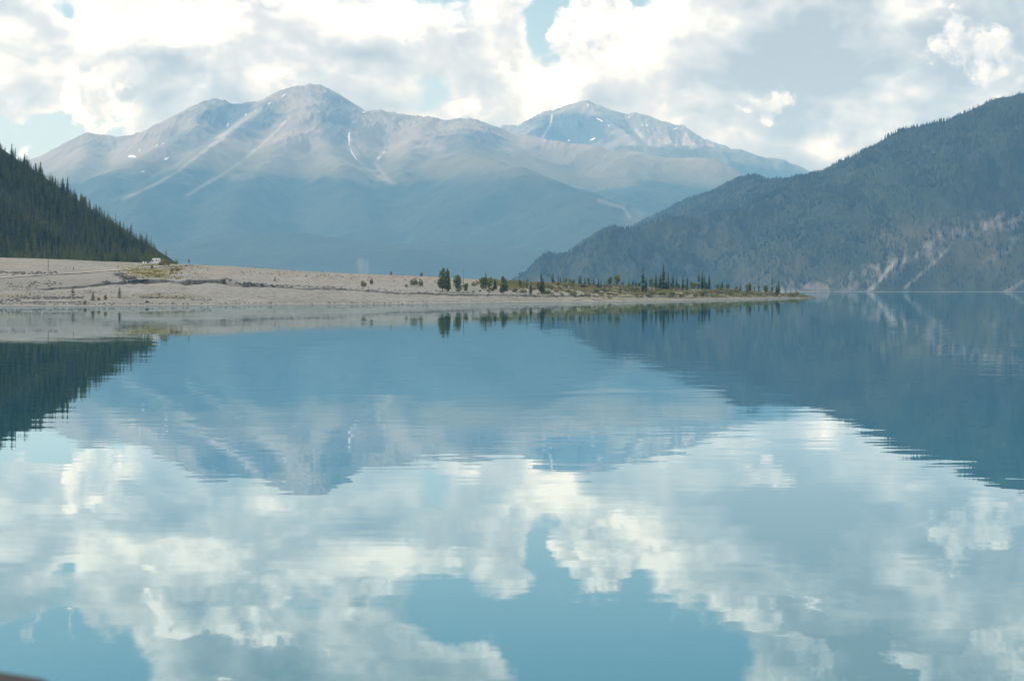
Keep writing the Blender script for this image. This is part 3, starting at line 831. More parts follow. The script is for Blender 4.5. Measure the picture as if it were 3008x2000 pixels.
def plant(name, loc, h, wr, crown, stem, crown_name, stem_name, label, cat, group):
    o = empty(name, loc, random.uniform(0, 6.28))
    o.scale = (h * wr, h * wr, h)
    link(stem_name, stem, o)
    link(crown_name, crown, o)
    return tag(o, label, cat, group)
GT, GS = 'trees standing along the spit', 'shrubs growing on the spit'
def spit_tree(px, top, bot, typ, label, wr=1.0):
    p = on_fan(px, bot)
    h = max((bot - top) / F * p[1], 1.2)
    p[2] -= .1
    i = random.randrange(4)
    if typ == 'c': plant('spruce_tree', p, h, wr * random.uniform(.9, 1.1), SPRUCE[i], TRUNK, 'crown', 'trunk', label, 'spruce', GT)
    if typ == 's': plant('spruce_tree', p, h, wr * random.uniform(.9, 1.15), SPIRE[i], TRUNK, 'crown', 'trunk', label, 'spruce', GT)
    if typ == 'd': plant('dead_tree', p, h, wr, SNAG[i % 2], TRUNKG, 'branch', 'trunk', label, 'dead tree', GT)
    if typ == 'p': plant('poplar_tree', p, h, wr, POP[i % 2], TRUNKP, 'crown', 'trunk', label, 'tree', GT)
    if typ == 'b': plant('poplar_tree', p, h, wr, POP[2], TRUNKP, 'crown', 'trunk', label, 'tree', GT)
    if typ == 'y': plant('pine_sapling', p, h, wr, YPINE[i % 3], TRUNK, 'crown', 'trunk', label, 'young pine', 'young pines on the beach')
def shrub(px, top, bot, kind, label, wpx=None, group=GS):
    p = on_fan(px, bot)
    h = max((bot - top) / F * p[1], .35)
    p[2] -= .06
    wr = 1.0 if wpx is None else (wpx / max(bot - top, 1)) / 1.25
    plant('shrub', p, h, wr, random.choice(WIL[kind]), random.choice(STEMS), 'leaves', 'stem', label, 'shrub', group)

COMMON_S = 'slender dark spruce among the low scrub of the gravel spit'
COMMON_B = 'small bushy green tree among the spruces of the gravel spit'
LAND = [(1299, 'two tallest leafy trees'), (1361, 'dark dead spire'), (1427, 'leaning dark spire'), (1480, 'lone bushy tree'), (1548, 'straight dark spire'),
        (1590, 'widest dark spruce'), (1624, 'isolated thin spire'), (1704, 'thin twin spires'), (1758, 'brown tinged spruce'), (1812, 'tallest round leafy tree'),
        (1889, 'great dark forward spruce'), (1949, 'highest spire'), (2006, 'lone thinning spire'), (2053, 'tallest spire of four'), (2083, 'last spire of four'),
        (2122, 'small dark pointed spruce'), (2174, 'lone short spire'), (2203, 'bushy dark outer spruce'), (2268, 'needle thin spire'), (2287, 'last dark spruce')]
_used = {}
def place_words(px, depth):
    """where it stands, told by the nearest tree that one can find"""
    lx, nm = min(LAND, key=lambda t: abs(t[0] - px))
    d = px - lx
    side = ('in line with' if abs(d) < 5 else 'just left of' if -14 < d < 0 else 'just right of' if 0 < d < 14 else 'well left of' if d < 0 else 'well right of')
    return side + ' the ' + nm + depth
def once(lab, alts):
    for a in [''] + alts:
        l = (a + ' ' + lab).strip()
        if l not in _used:
            _used[l] = 1
            return l
    return lab
T = [
 (1299, 784, 856, 'p', 'left of the two tallest leafy trees where the wooded spit begins', 1.05),
 (1313, 787, 857, 'p', 'right of the two tallest leafy trees where the wooded spit begins', 1.0),
 (1343, 800, 858, 'b', 'broad round leafy tree beside the two tallest leafy trees', .9),
 (1332, 783, 845, 'd', 'pale bare stem behind the broad round leafy tree', 1.0),
 (1361, 789, 848, 'd', 'dark dead spire right of the broad round leafy tree', 1.7),
 (1369, 828, 856, 'b', 'low leafy tree at the foot of the dark dead spire', 1.0),
 (1427, 796, 848, 's', 'leaning dark spire rising through a pair of round leafy trees', 1.0),
 (1419, 807, 850, 'b', 'round leafy tree left of the leaning dark spire', .9),
 (1438, 808, 852, 'b', 'round leafy tree right of the leaning dark spire', .85),
 (1454, 816, 850, 'c', 'short dark spruce right of the round leafy pair', 1.1),
 (1480, 808, 863, 'p', 'lone bushy tree standing by itself on the pale beach edge', 1.15),
 (1488, 818, 855, 's', 'short spruce behind the lone bushy tree', 1.1),
 (1527, 818, 844, 'b', 'pale thin leafy tree on the crest left of a dark spire', .8),
 (1548, 801, 846, 's', 'straight dark spire above the beach with a dark twin at its foot', .9),
 (1559, 829, 863, 'c', 'squat dark spruce at the beach edge under the straight spire', 1.1),
 (1581, 823, 850, 'c', 'short yellowish spruce left of the widest dark spruce', .9),
 (1590, 801, 864, 'c', 'tall widest dark spruce at the beach edge', .85),
 (1596, 816, 860, 's', 'thin spruce tucked against the widest dark spruce', 1.2),
 (1624, 800, 831, 's', 'isolated thin spire far back on the crest of the spit', 1.2),
 (1610, 824, 843, 's', 'small thin spire between the widest dark spruce and the isolated spire', 1.0),
 (1640, 815, 849, 'c', 'light green spruce right of the isolated spire', .8),
 (1647, 813, 834, 's', None, 1), (1655, 814, 833, 's', None, 1), (1662, 814, 836, 'b', None, .8),
 (1675, 817, 838, 'b', None, .9), (1685, 818, 840, 'b', None, .9),
 (1702, 807, 834, 's', 'left of two thin twin spires on the middle crest', 1.1),
 (1707, 807, 834, 's', 'right of two thin twin spires on the middle crest', 1.1),
 (1718, 815, 838, 's', None, 1.1), (1728, 812, 838, 'b', None, .8), (1744, 814, 838, 's', None, 1),
 (1758, 815, 848, 'c', 'brown tinged spruce standing between thin spires and the round tree', .85),
 (1766, 822, 847, 's', None, 1.2), (1774, 835, 858, 's', None, 1.3), (1777, 818, 837, 's', None, 1.0),
 (1787, 815, 838, 'b', None, .7), (1793, 808, 840, 'b', None, .8),
 (1812, 802, 840, 'b', 'tallest round leafy tree of the outer spit', 1.0),
 (1829, 824, 841, 'b', None, .9), (1847, 822, 842, 's', None, 1.2), (1859, 820, 843, 's', None, 1.2),
 (1868, 826, 844, 'b', None, 1.0), (1878, 826, 844, 'b', None, 1.0),
 (1889, 783, 860, 's', 'great dark spruce standing forward on the sandy spit', 1.25),
 (1898, 815, 861, 's', 'thin dark spruce leaning on the great forward spruce', 1.2),
 (1912, 813, 845, 'b', None, .75), (1919, 828, 846, 'b', None, 1.0),
 (1927, 799, 848, 's', 'thin spire left of the highest spire of the spit', .9),
 (1940, 808, 849, 'c', 'broad dark spruce at the foot of the highest spire', 1.15),
 (1941, 797, 842, 's', 'pale thin spire just left of the highest spire', .7),
 (1949, 774, 849, 's', 'highest spire of the whole spit', .95),
 (1957, 820, 849, 'c', 'low dark spruce right under the highest spire', 1.1),
 (1963, 798, 850, 's', 'straight spire to the right of the highest spire', .95),
 (1977, 808, 848, 's', None, 1.3), (1987, 816, 848, 's', None, 1.1), (1972, 826, 848, 'b', None, .9), (1993, 830, 849, 'b', None, .9),
 (2006, 808, 852, 's', 'thin spire where the trees thin out past the highest one', .8),
 (2019, 811, 852, 's', 'second thin spire where the trees thin out', .9),
 (2030, 824, 850, 'b', None, .9), (2040, 827, 850, 'b', None, 1.0), (2014, 834, 853, 'b', None, 1.0), (2049, 828, 850, 'b', None, 1.0),
 (2053, 788, 849, 's', 'tallest of the close row of four spires on the outer spit', .9),
 (2063, 798, 851, 's', 'second tallest of the close row of four spires', 1.1),
 (2070, 803, 850, 's', 'slim third tree in the close row of four spires', 1.0),
 (2083, 807, 852, 's', 'last right hand tree of the close row of four spires', 1.1),
 (2075, 828, 851, 'c', None, 1.0), (2107, 832, 853, 'b', None, 1), (2117, 833, 853, 'b', None, 1.0),
 (2122, 824, 852, 'c', 'small dark pointed spruce past the row of four spires', .9),
 (2135, 830, 856, 'c', None, .9), (2140, 832, 855, 'b', None, .8),
 (2174, 832, 857, 's', 'short thin spire alone in the outer scrub', 1.1),
 (2163, 838, 858, 'b', None, 1.0), (2196, 828, 856, 'b', None, .8),
 (2203, 824, 857, 'c', 'bushy dark spruce in the outer scrub before the last spires', .95),
 (2229, 830, 859, 's', None, 1.3), (2216, 840, 860, 's', None, 1.3), (2247, 832, 860, 'b', None, .9), (2252, 838, 861, 'b', None, .9),
 (2268, 795, 862, 's', 'tall needle thin spire near the tip of the spit', .62),
 (2287, 819, 861, 's', 'last dark spruce near the tip of the spit', 1.2),
 (2281, 836, 862, 'c', 'low spruce tucked left of the last dark spruce', 1.1),
 (2308, 846, 863, 's', None, 1.2), (2322, 848, 864, 's', None, 1.2), (2338, 846, 866, 's', None, 1.2),
]
for px, top, bot, typ, lab, wr in T:
    if lab is None:
        lab = once(('bushy leafy tree ' if typ in 'bp' else 'dark spruce ') + place_words(px, ''), ['small', 'short', 'another', 'low'])
    spit_tree(px, top, bot, typ, lab, wr)

# young pines on the open beach
spit_tree(214, 841, 871, 'y', 'left young pine with a bare gap on the pale beach', 1.2)
spit_tree(273, 855, 882, 'y', 'middle young pine half dry among yellow tufts on the beach', 1.15)
spit_tree(351, 842, 875, 'y', 'neat pointed young pine, right of three on the beach', 1.35)
# named shrubs
SB = 'shrubs on the open gravel'
for a in [(1067, 821, 843, 'yellow', 'yellow green shrub beside the brown bush on the gravel', 20), (1091, 815, 838, 'brown', 'dry brown bush beside the yellow green shrub on the gravel', 11),
          (1216, 814, 841, 'willow', 'big grey green willow bush on the open gravel', 28), (1236, 818, 843, 'green', 'darker pointed bush right of the big willow bush', 16),
          (1193, 832, 843, 'olive', 'low olive tuft left of the big willow bush', 14), (1148, 796, 808, 'green', 'small dark bush alone on the skyline of the gravel', 9),
          (1238, 797, 812, 'olive', 'thin bush on the skyline behind the big willow bush', 12), (808, 810, 827, 'brown', 'dry stalk above the dark cut bank', 6),
          (771, 784, 789, 'green', 'tiny green bush on the skyline above the cut bank', 5),
          (250, 879, 894, 'olive', 'olive shrub by the water below the half dry pine', 17), (290, 871, 882, 'yellow', 'yellow tuft right of the half dry pine', 15),
          (310, 862, 882, 'yellow', 'thin yellow shrub between half dry pine and pointed pine', 14), (432, 881, 890, 'brown', 'dark dry bush low on the beach right of the pointed pine', 14),
          (467, 861, 869, 'olive', 'small tuft on the long weedy line of the beach', 9),
          (482, 757, 780, 'yellow', 'tall yellow green bush beside the white camper', 24), (470, 768, 780, 'yellow', 'low yellow bush in front of the white camper', 20),
          (446, 777, 789, 'brown', 'dry brown bush on the track below the white camper', 8), (494, 772, 780, 'yellow', 'right yellow bush on the crest beside the track', 14),
          (520, 782, 797, 'yellow', 'yellow bush on the slope below the track crest', 18), (505, 786, 800, 'yellow', 'second yellow bush on the slope below the track crest', 14),
          (547, 776, 783, 'yellow', 'small yellow bush on the crest under the road sign', 10)]:
    shrub(*a[:5], wpx=a[5], group=SB)
for i in range(16):
    x = random.gauss(460, 34); y = random.gauss(812 - (x - 460) * .18, 5)
    shrub(x, y - random.uniform(3, 6), y, random.choice(['yellow', 'olive']), 'low yellow green tuft on the bank below the track', random.uniform(8, 16), 'yellow tufts below the track')
# scrub of the spit, one by one
r_ = random.Random(5)
LB = {'willow': 'grey green willow shrub', 'olive': 'dry olive shrub', 'yellow': 'yellowish shrub', 'green': 'fresh green shrub', 'brown': 'brown shrub'}
for i in range(215):
    x = r_.uniform(1380, 2375) if i > 40 else r_.uniform(1600, 2350)
    lo = np.interp(x, [1380, 1500, 1700, 1800, 2000, 2200, 2380], [860, 862, 870, 876, 875, 871, 872])
    hi = np.interp(x, fxc, fyc) + 2.5
    y = lo - (lo - hi) * r_.random() ** 1.1
    big_ = r_.random() < .3
    hpx = r_.uniform(9, 17) if big_ else r_.uniform(4, 10)
    k = r_.choices(['willow', 'olive', 'yellow', 'green', 'brown'], [.36, .3, .06, .24, .04])[0]
    dd = (lo - y) / max(lo - hi, 1)
    size_ = 'tall ' if hpx > 11 else 'low ' if hpx < 6.5 else ''
    lab = once(size_ + LB[k] + ' ' + place_words(x, ' by the beach' if dd < .28 else ' behind' if dd > .72 else ''), ['wide', 'ragged', 'narrow', 'second'])
    shrub(x, y - hpx, y, k, lab, hpx * r_.uniform(1.1, 2.2))

# knee high plants between them: uncountable
def tufts(n_, sampler, size, mat, name, label, seed):
    r = np.random.default_rng(seed)
    X, Y, hs = sampler(r, n_)
    Z = fan_z(X, Y)
    ok = Z > .35
    X, Y, Z, hs = X[ok], Y[ok], Z[ok], hs[ok]
    N = len(X)
    co = np.zeros((N, 9, 3)); a = r.uniform(0, 6.28, (N, 3))
    for k in range(3):
        h = hs * r.uniform(.6, 1.1, N); wd = hs * r.uniform(.3, .6, N)
        lean = r.normal(0, .35, (N, 2)) * hs[:, None]
        ca, sa = np.cos(a[:, k]), np.sin(a[:, k])
        ox, oy = r.normal(0, .25, N) * hs, r.normal(0, .25, N) * hs
        co[:, 3 * k] = np.stack([X + ox - wd * ca, Y + oy - wd * sa, Z - .05], 1)
        co[:, 3 * k + 1] = np.stack([X + ox + wd * ca, Y + oy + wd * sa, Z - .05], 1)
        co[:, 3 * k + 2] = np.stack([X + ox + lean[:, 0], Y + oy + lean[:, 1], Z + h], 1)
    o = link(name, np_mesh(name, co.reshape(-1, 3), np.arange(N * 9).reshape(-1, 3), mat))
    tag(o, label, kind='stuff')
def px_sampler(fx0, fx1, t0f, t1f, h0, h1, fade=False):
    def f(r, n_):
        x = r.uniform(fx0, fx1, n_ * 3)
        Yw, Yc, Zc = fan_cols(x)
        t = np.interp(x, *t0f) + (np.interp(x, *t1f) - np.interp(x, *t0f)) * r.random(n_ * 3)
        Y = Yw + t * (Yc - Yw)
        X = (x - CX) / F * Y
        if fade: x = np.clip(r.normal((fx0 + fx1) / 2, (fx1 - fx0) / 5, n_ * 3), fx0, fx1)
        Yw, Yc, Zc = fan_cols(x); t = np.interp(x, *t0f) + (np.interp(x, *t1f) - np.interp(x, *t0f)) * r.random(n_ * 3)
        Y = Yw + t * (Yc - Yw); X = (x - CX) / F * Y
        keep = np.argsort(-(fbm(X / 14, Y / 22, 3, 305) + r.normal(0, .22, n_ * 3)))[:n_]
        return X[keep], Y[keep], r.uniform(h0, h1, n_)
    return f
tufts(5200, px_sampler(1420, 2392, ([1420, 1600, 1800, 2000, 2400], [.62, .58, .40, .28, .22]), ([1400, 2400], [1.0, 1.0]), .35, 1.1), 1, M_oli, 'scrub', 'dry olive scrub covering the sandy spit', 41)
tufts(2600, px_sampler(1450, 2392, ([1450, 1700, 1800, 2000, 2400], [.66, .6, .40, .30, .25]), ([1400, 2400], [1.0, 1.0]), .35, 1.0), 1, M_wil, 'scrub', 'green low scrub covering the sandy spit', 42)
tufts(1300, px_sampler(330, 610, ([330, 610], [.5, .5]), ([330, 460, 600], [.75, .98, .98]), .25, .7, True), 1, M_yel, 'grass', 'yellow grass on the bank below the track', 43)
tufts(900, px_sampler(-60, 620, ([-60, 620], [.12, .12]), ([-60, 620], [.26, .22]), .15, .4), 1, M_oli, 'grass', 'thin weeds in lines along the beach', 44)

# ------------------------------------------------------------------ forest on the near hill
def sample_hill(r, n_, x0, x1, y0, y1):
    return r.uniform(x0, x1, n_), r.uniform(y0, y1, n_)
r = np.random.default_rng(77)
X, Y = sample_hill(r, 9000, -560, -225, 1150, 1395)
PXh = X / Y * F + CX
Z = lhill_z(X, Y)
keep = (PXh > -110) & (PXh < 522)
keep &= ~((Y < 1195) & (PXh > 330))
# thin out a little where clearings show and open the dark draw between the two rows
dn = fbm(X / 30, Y / 30, 3, 401)
keep &= (dn > -.55)
keep &= r.random(len(X)) < np.where(Y < 1240, .55, .8)
X, Y, Z = X[keep], Y[keep], Z[keep]
# spacing
order = r.permutation(len(X)); cell = {}
sel = []
for i in order:
    c = (int(X[i] // 3.6), int(Y[i] // 3.6))
    if c in cell: continue
    cell[c] = 1; sel.append(i)
sel = np.array(sel)
X, Y, Z = X[sel], Y[sel], Z[sel]
Hh = r.uniform(4.8, 10.2, len(X)) * np.where(r.random(len(X)) < .15, 1.3, 1.0) * np.clip(1.25 + .9 * fbm(X / 45, Y / 45, 2, 405), .7, 1.3)
Hh *= sstep(545, 400, X / Y * F + CX) * .5 + .5
PXh, PYh = to_px(X, Y, Z)
vis = (PXh > 0) & (PXh < 525)
# those that show largest: nearest rows and the skyline
ridge_d = np.abs(Y - np.interp(PXh, [0, 480], [1380, 1345]))
score = Hh / Y * 100 + np.where(vis, 0, -9) + np.where(ridge_d < 14, .10, 0) - np.where((Y > 1345) & (ridge_d > 14), 5, 0)
top = np.argsort(-score)[:300]
M_fspr = foliage_mat('hillside_needles', (.048, .078, .018), (.165, .185, .04))
FOR = [tri_mesh('crown', *spruce_geo(800 + i, R, 18, 6, z0=.04, gap=.03), M_fspr) for i, R in enumerate((.17, .22, .15, .19, .24))]
FT = tri_mesh('trunk', *trunk_geo(.013), M_bark)
LH = 'slender dark spruce in the dense stand on the near hill'
is_top = np.zeros(len(X), bool); is_top[top] = True
for i in top:
    wr = r.uniform(.85, 1.15)
    if PYh[i] > 735 and PXh[i] > 440: wr *= .75
    o = empty('spruce_tree', (X[i], Y[i], Z[i] - .2), r.uniform(0, 6.28))
    o.scale = (Hh[i] * wr, Hh[i] * wr, Hh[i])
    link('trunk', FT, o); link('crown', FOR[r.integers(5)], o)
    row = 'on the skyline' if ridge_d[i] < 14 else 'in the front row' if Y[i] < 1216 else 'in the second row' if Y[i] < 1250 else 'part way up'
    xx_ = PXh[i]
    where = ('at the left edge' if xx_ < 40 else 'left of the bare pole' if xx_ < 130 else 'above the bare pole' if xx_ < 160 else 'right of the bare pole' if xx_ < 205 else 'above the dark marker'
             if xx_ < 235 else 'left of the far marker' if xx_ < 330 else 'above the far marker' if xx_ < 365 else 'left of the white drums' if xx_ < 412 else 'above the white drums'
             if xx_ < 436 else 'above the white camper' if xx_ < 475 else 'right of the white camper')
    tall_ = 'tall' if Hh[i] > 10.0 else 'short' if Hh[i] < 7.0 else 'mid sized'
    tag(o, tall_ + (' narrow' if wr < .94 else ' broad' if wr > 1.06 else '') + ' spruce ' + row + ' of the hill ' + where, 'spruce', 'spruces on the near hill')
def merge_trees(name, label, X, Y, Z, H, variants, wr, r):
    cos, trs, off = [], [], 0
    vi = r.integers(0, len(variants), len(X)); ang = r.uniform(0, 6.28, len(X))
    for k, (co, tr) in enumerate(variants):
        co = np.array(co, float); tr = np.array(tr, int)
        ii = np.where(vi == k)[0]
        if not len(ii): continue
        ca, sa = np.cos(ang[ii])[:, None], np.sin(ang[ii])[:, None]
        hs = H[ii][:, None]; w_ = wr[ii][:, None] * hs
        xx = (co[None, :, 0] * ca - co[None, :, 1] * sa) * w_ + X[ii][:, None]
        yy = (co[None, :, 0] * sa + co[None, :, 1] * ca) * w_ + Y[ii][:, None]
        zz_ = co[None, :, 2] * hs + Z[ii][:, None]
        cos.append(np.stack([xx, yy, zz_], -1).reshape(-1, 3))
        trs.append((tr[None] + (np.arange(len(ii)) * len(co))[:, None, None] + off).reshape(-1, 3))
        off += len(ii) * len(co)
    return np.concatenate(cos), np.concatenate(trs)
j = ~is_top
co, tr = merge_trees('forest', '', X[j], Y[j], Z[j] - .2, Hh[j], [spruce_geo(820 + i, R, 12, 6, z0=.05) for i, R in enumerate((.19, .25, .22))], np.full(j.sum(), 1.0), r)
tag(link('forest', np_mesh('forest', co, tr, M_fspr)), 'rest of the dense dark spruce forest on the near hill', kind='stuff')

# ------------------------------------------------------------------ forest on the hillside across the bay
def cone_tree(seed):
    q = np.random.default_rng(seed)
    co, tr = [], []
    for z0, z1, rad in ((.05, .55, .17), (.35, 1.0, .115)):
        j = len(co)
        for k in range(5):
            a = 2 * math.pi * k / 5 + q.uniform(-.4, .4)
            rr = rad * q.uniform(.7, 1.25)
            co.append((rr * math.cos(a), rr * math.sin(a), z0 + q.uniform(-.05, .05)))
        co.append((q.uniform(-.01, .01), q.uniform(-.01, .01), z1))
        tr += [(j + k, j + (k + 1) % 5, j + 5) for k in range(5)]
    return co, tr
Xg, Yg, Zg, rk, md = hillgrid
q = np.random.default_rng(78)
ci = np.stack([Xg[:-1, :-1], Yg[:-1, :-1], Zg[:-1, :-1]], -1)
area = np.abs((Xg[:-1, 1:] - Xg[:-1, :-1]) * (Yg[1:, :-1] - Yg[:-1, :-1]))
PXc, PYc = to_px(ci[..., 0], ci[..., 1], ci[..., 2])
wgt = area * (ci[..., 2] > 6) * (PXc > 1500) * (PXc < 3160) * (1 - .93 * np.clip(rk[:-1, :-1] * 1.4, 0, 1)) * (1 - .5 * md[:-1, :-1]) * (ci[..., 1] < 7260 * KH)
wgt *= np.clip(.75 + .9 * fbm(ci[..., 0] / 70, ci[..., 1] / 70, 3, 420), .1, 1.3)
pr = (wgt / wgt.sum()).ravel()
NT_ = 46000
idx = q.choice(len(pr), NT_, p=pr)
iy, ix = np.unravel_index(idx, wgt.shape)
fu, fv = q.random(NT_), q.random(NT_)
def bil(A):
    return (A[iy, ix] * (1 - fu) * (1 - fv) + A[iy, ix + 1] * fu * (1 - fv) + A[iy + 1, ix] * (1 - fu) * fv + A[iy + 1, ix + 1] * fu * fv)
tx_, ty_, tz_ = bil(Xg), bil(Yg), bil(Zg)
hh = q.uniform(6.0, 12.0, NT_) * np.clip(1.05 + .8 * fbm(tx_ / 90, ty_ / 90, 2, 430), .6, 1.4)
co, tr = merge_trees('forest', '', tx_, ty_, tz_ - .8, hh, [cone_tree(900 + i) for i in range(6)], q.uniform(.9, 1.25, NT_), q)
M_hfor = foliage_mat('far_hill_needles', (.010, .021, .022), (.030, .037, .030))
tag(link('forest', np_mesh('forest', co, tr, M_hfor)), 'dense spruce forest covering the hillside across the bay', kind='stuff')

# ------------------------------------------------------------------ track across the fan
M_track = simple('track_gravel', (.25, .24, .215), .9, .12, .8)
tp = [(-120, 826), (0, 816), (60, 812), (150, 806), (215, 803), (300, 797), (400, 789), (450, 785), (500, 780.5), (556, 777.8)]
tx = np.linspace(-120, 556, 90)
ty = np.interp(tx, [p[0] for p in tp], [p[1] for p in tp])
cp = np.array([on_fan(x, y) for x, y in zip(tx, ty)])
ker = np.ones(7) / 7
cp[3:-3, 1] = np.convolve(cp[:, 1], ker, 'valid'); cp[:, 0] = (tx - CX) / F * cp[:, 1]
tdir = np.gradient(cp, axis=0); tdir /= np.linalg.norm(tdir[:, :2], axis=1)[:, None]
nrm = np.stack([-tdir[:, 1], tdir[:, 0]], 1)
offs = np.linspace(-3.2, 3.2, 7)
X = cp[:, 0][:, None] + nrm[:, 0][:, None] * offs; Y = cp[:, 1][:, None] + nrm[:, 1][:, None] * offs
Z = fan_z(X, Y); Z = Z.mean(1)[:, None] * .65 + Z * .35 + .22 - .05 * (np.abs(offs) > 3)
tag(link('track', grid_mesh('track', X, Y, Z, M_track, True)), 'pale gravel track climbing across the fan to the camper', kind='structure')

# ------------------------------------------------------------------ stones
def stone_geo(seed, sub=1):
    import bmesh
    bm = bmesh.new()
    bmesh.ops.create_icosphere(bm, subdivisions=sub, radius=1)
    q = np.random.default_rng(seed)
    for v_ in bm.verts:
        v_.co *= q.uniform(.72, 1.2)
        v_.co.x *= 1.15; v_.co.z *= .7
    bm.verts.ensure_lookup_table()
    co = np.array([v_.co[:] for v_ in bm.verts]); tr = np.array([[v_.index for v_ in f_.verts] for f_ in bm.faces])
    bm.free()
    return co, tr
M_stone = simple('grey_stone', (.115, .114, .11), .9, .35, 1.2)
M_dark = simple('dark_rock', (.045, .047, .052), .75, .35, 1.0)  # very dark boulder tone
q = np.random.default_rng(90)
SX, SY, SH = [], [], []
def stone_line(x0, y0, x1, y1, n_, spread, s0, s1):
    x = q.uniform(0, 1, n_)
    yy = y0 + (y1 - y0) * x + q.normal(0, spread, n_); xx = x0 + (x1 - x0) * x
    for a, b_ in zip(xx, yy):
        p = on_fan_fast(a, b_)
        SX.append(p[0]); SY.append(p[1]); SH.append(q.uniform(s0, s1) * 1.6)
def on_fan_fast(px, py):
    return cast(fan_z, px, py, 590, 1000, 420)
for a in [(60, 875, 245, 876, 190, 1.8, .12, .34), (0, 885, 60, 880, 60, 4, .12, .3), (60, 889, 240, 888, 90, .9, .1, .28), (410, 874, 545, 876, 90, 1.5, .12, .3),
          (560, 880, 620, 882, 30, 1.2, .1, .25), (0, 802, 170, 804, 90, 2.6, .2, .5), (20, 840, 180, 838, 60, 6, .15, .35), (0, 893, 560, 893, 130, 1.6, .1, .26),
          (560, 892, 1350, 889, 110, 1.8, .1, .25), (1000, 846, 1400, 862, 60, 3, .12, .3), (660, 834, 1000, 846, 90, 2, .15, .42), (700, 800, 1300, 822, 80, 6, .15, .4),
          (1400, 868, 1800, 874, 60, 2, .15, .4)]:
    stone_line(*a)
SX, SY, SH = map(np.array, (SX, SY, SH))
co, tr = merge_trees('stones', '', SX, SY, fan_z(SX, SY) + SH * .15, SH, [stone_geo(i, 1) for i in range(4)], np.full(len(SX), 1.15), q)
tag(link('stones', np_mesh('stones', co, tr, M_stone)), 'loose grey stones strewn in lines along the gravel shore', kind='stuff')
# dark boulders lying in the creek cut
BM = [np_mesh('boulder', *stone_geo(50 + i, 2), M_dark, False) for i in range(5)]
BL = [(345, 809, 5), (357, 813, 6), (366, 817, 5), (352, 818, 4), (374, 822, 6), (384, 821, 7.5), (392, 819, 7), (401, 823, 6.5), (411, 825, 6), (421, 827, 5), (429, 828, 4),
      (379, 829, 5), (366, 829, 4), (396, 829, 5), (408, 830, 4), (304, 829, 4.5), (313, 827, 4), (320, 829, 3.2), (362, 823, 3.5), (388, 827, 4)]
for i, (x, y, s) in enumerate(BL):
    p = on_fan(x, y)
    sc = s / F * p[1] * .85
    o = link('boulder', BM[i % 5], loc=(p[0], p[1], p[2] + sc * .15))
    o.rotation_euler = (q.uniform(-.3, .3), q.uniform(-.3, .3), q.uniform(0, 6.28)); o.scale = (sc * 1.25, sc, sc)
    tag(o, 'small dark boulder left of the big dark heap' if x < 330 else ('large' if s >= 6 else 'small') + ' dark boulder ' + ('at the upper left end' if x < 356 else 'in the left half' if x < 378 else 'in the middle' if x < 400 else 'at the right end') + (' on top' if y < 824 else ' at the foot') + ' of the dark heap', 'boulder', 'dark boulders at the cut bank')
# driftwood
def log_mesh(seed, L):
    co, tr = trunk_geo(.09, 1.0, 6, .12)
    co = [(x * 1.0, y, z * L) for x, y, z in co]
    return np_mesh('driftwood_log', np.array(co), np.array(tr), M_grey, False)
LOGS = [(402, 801.5, 424, 806, .42, 'big dark slanting log on the slope below the track'), (1030, 890.5, 1056, 890.5, .16, 'short dark log at the waterline with pale gravel around'),
        (600, 888, 616, 884, .12, 'thin tilted branch at the end of the weedy beach line'), (744, 866, 760, 869, .14, 'forked dark stick in the middle of the open beach'),
        (756, 873.5, 784, 874.5, .10, 'low broken stick beside the forked stick on the beach'), (1072, 885, 1096, 885.5, .10, 'grey stick above the short dark log'),
        (1695, 882, 1712, 881.5, .14, 'left dark log on the pale strand of the spit'), (1742, 881.5, 1775, 881.8, .17, 'long dark log on the pale strand under the scrub')]
for x0, y0, x1, y1, rad, lab in LOGS:
    a, b_ = on_fan(x0, y0), on_fan(x1, y1)
    if x0 == 402: b_ = on_fan(x1, y1); 
    d = b_ - a; L = float(np.linalg.norm(d))
    if L > 14: d = d * (9 / L); L = 9
    me = log_mesh(0, L)
    o = link('driftwood_log', me, loc=a + np.array([0, 0, rad * .6]))
    o.rotation_euler = Vector(d).to_track_quat('Z', 'Y').to_euler()
    o.scale = (rad / .09, rad / .09, 1)
    tag(o, lab, 'driftwood', 'driftwood on the gravel')

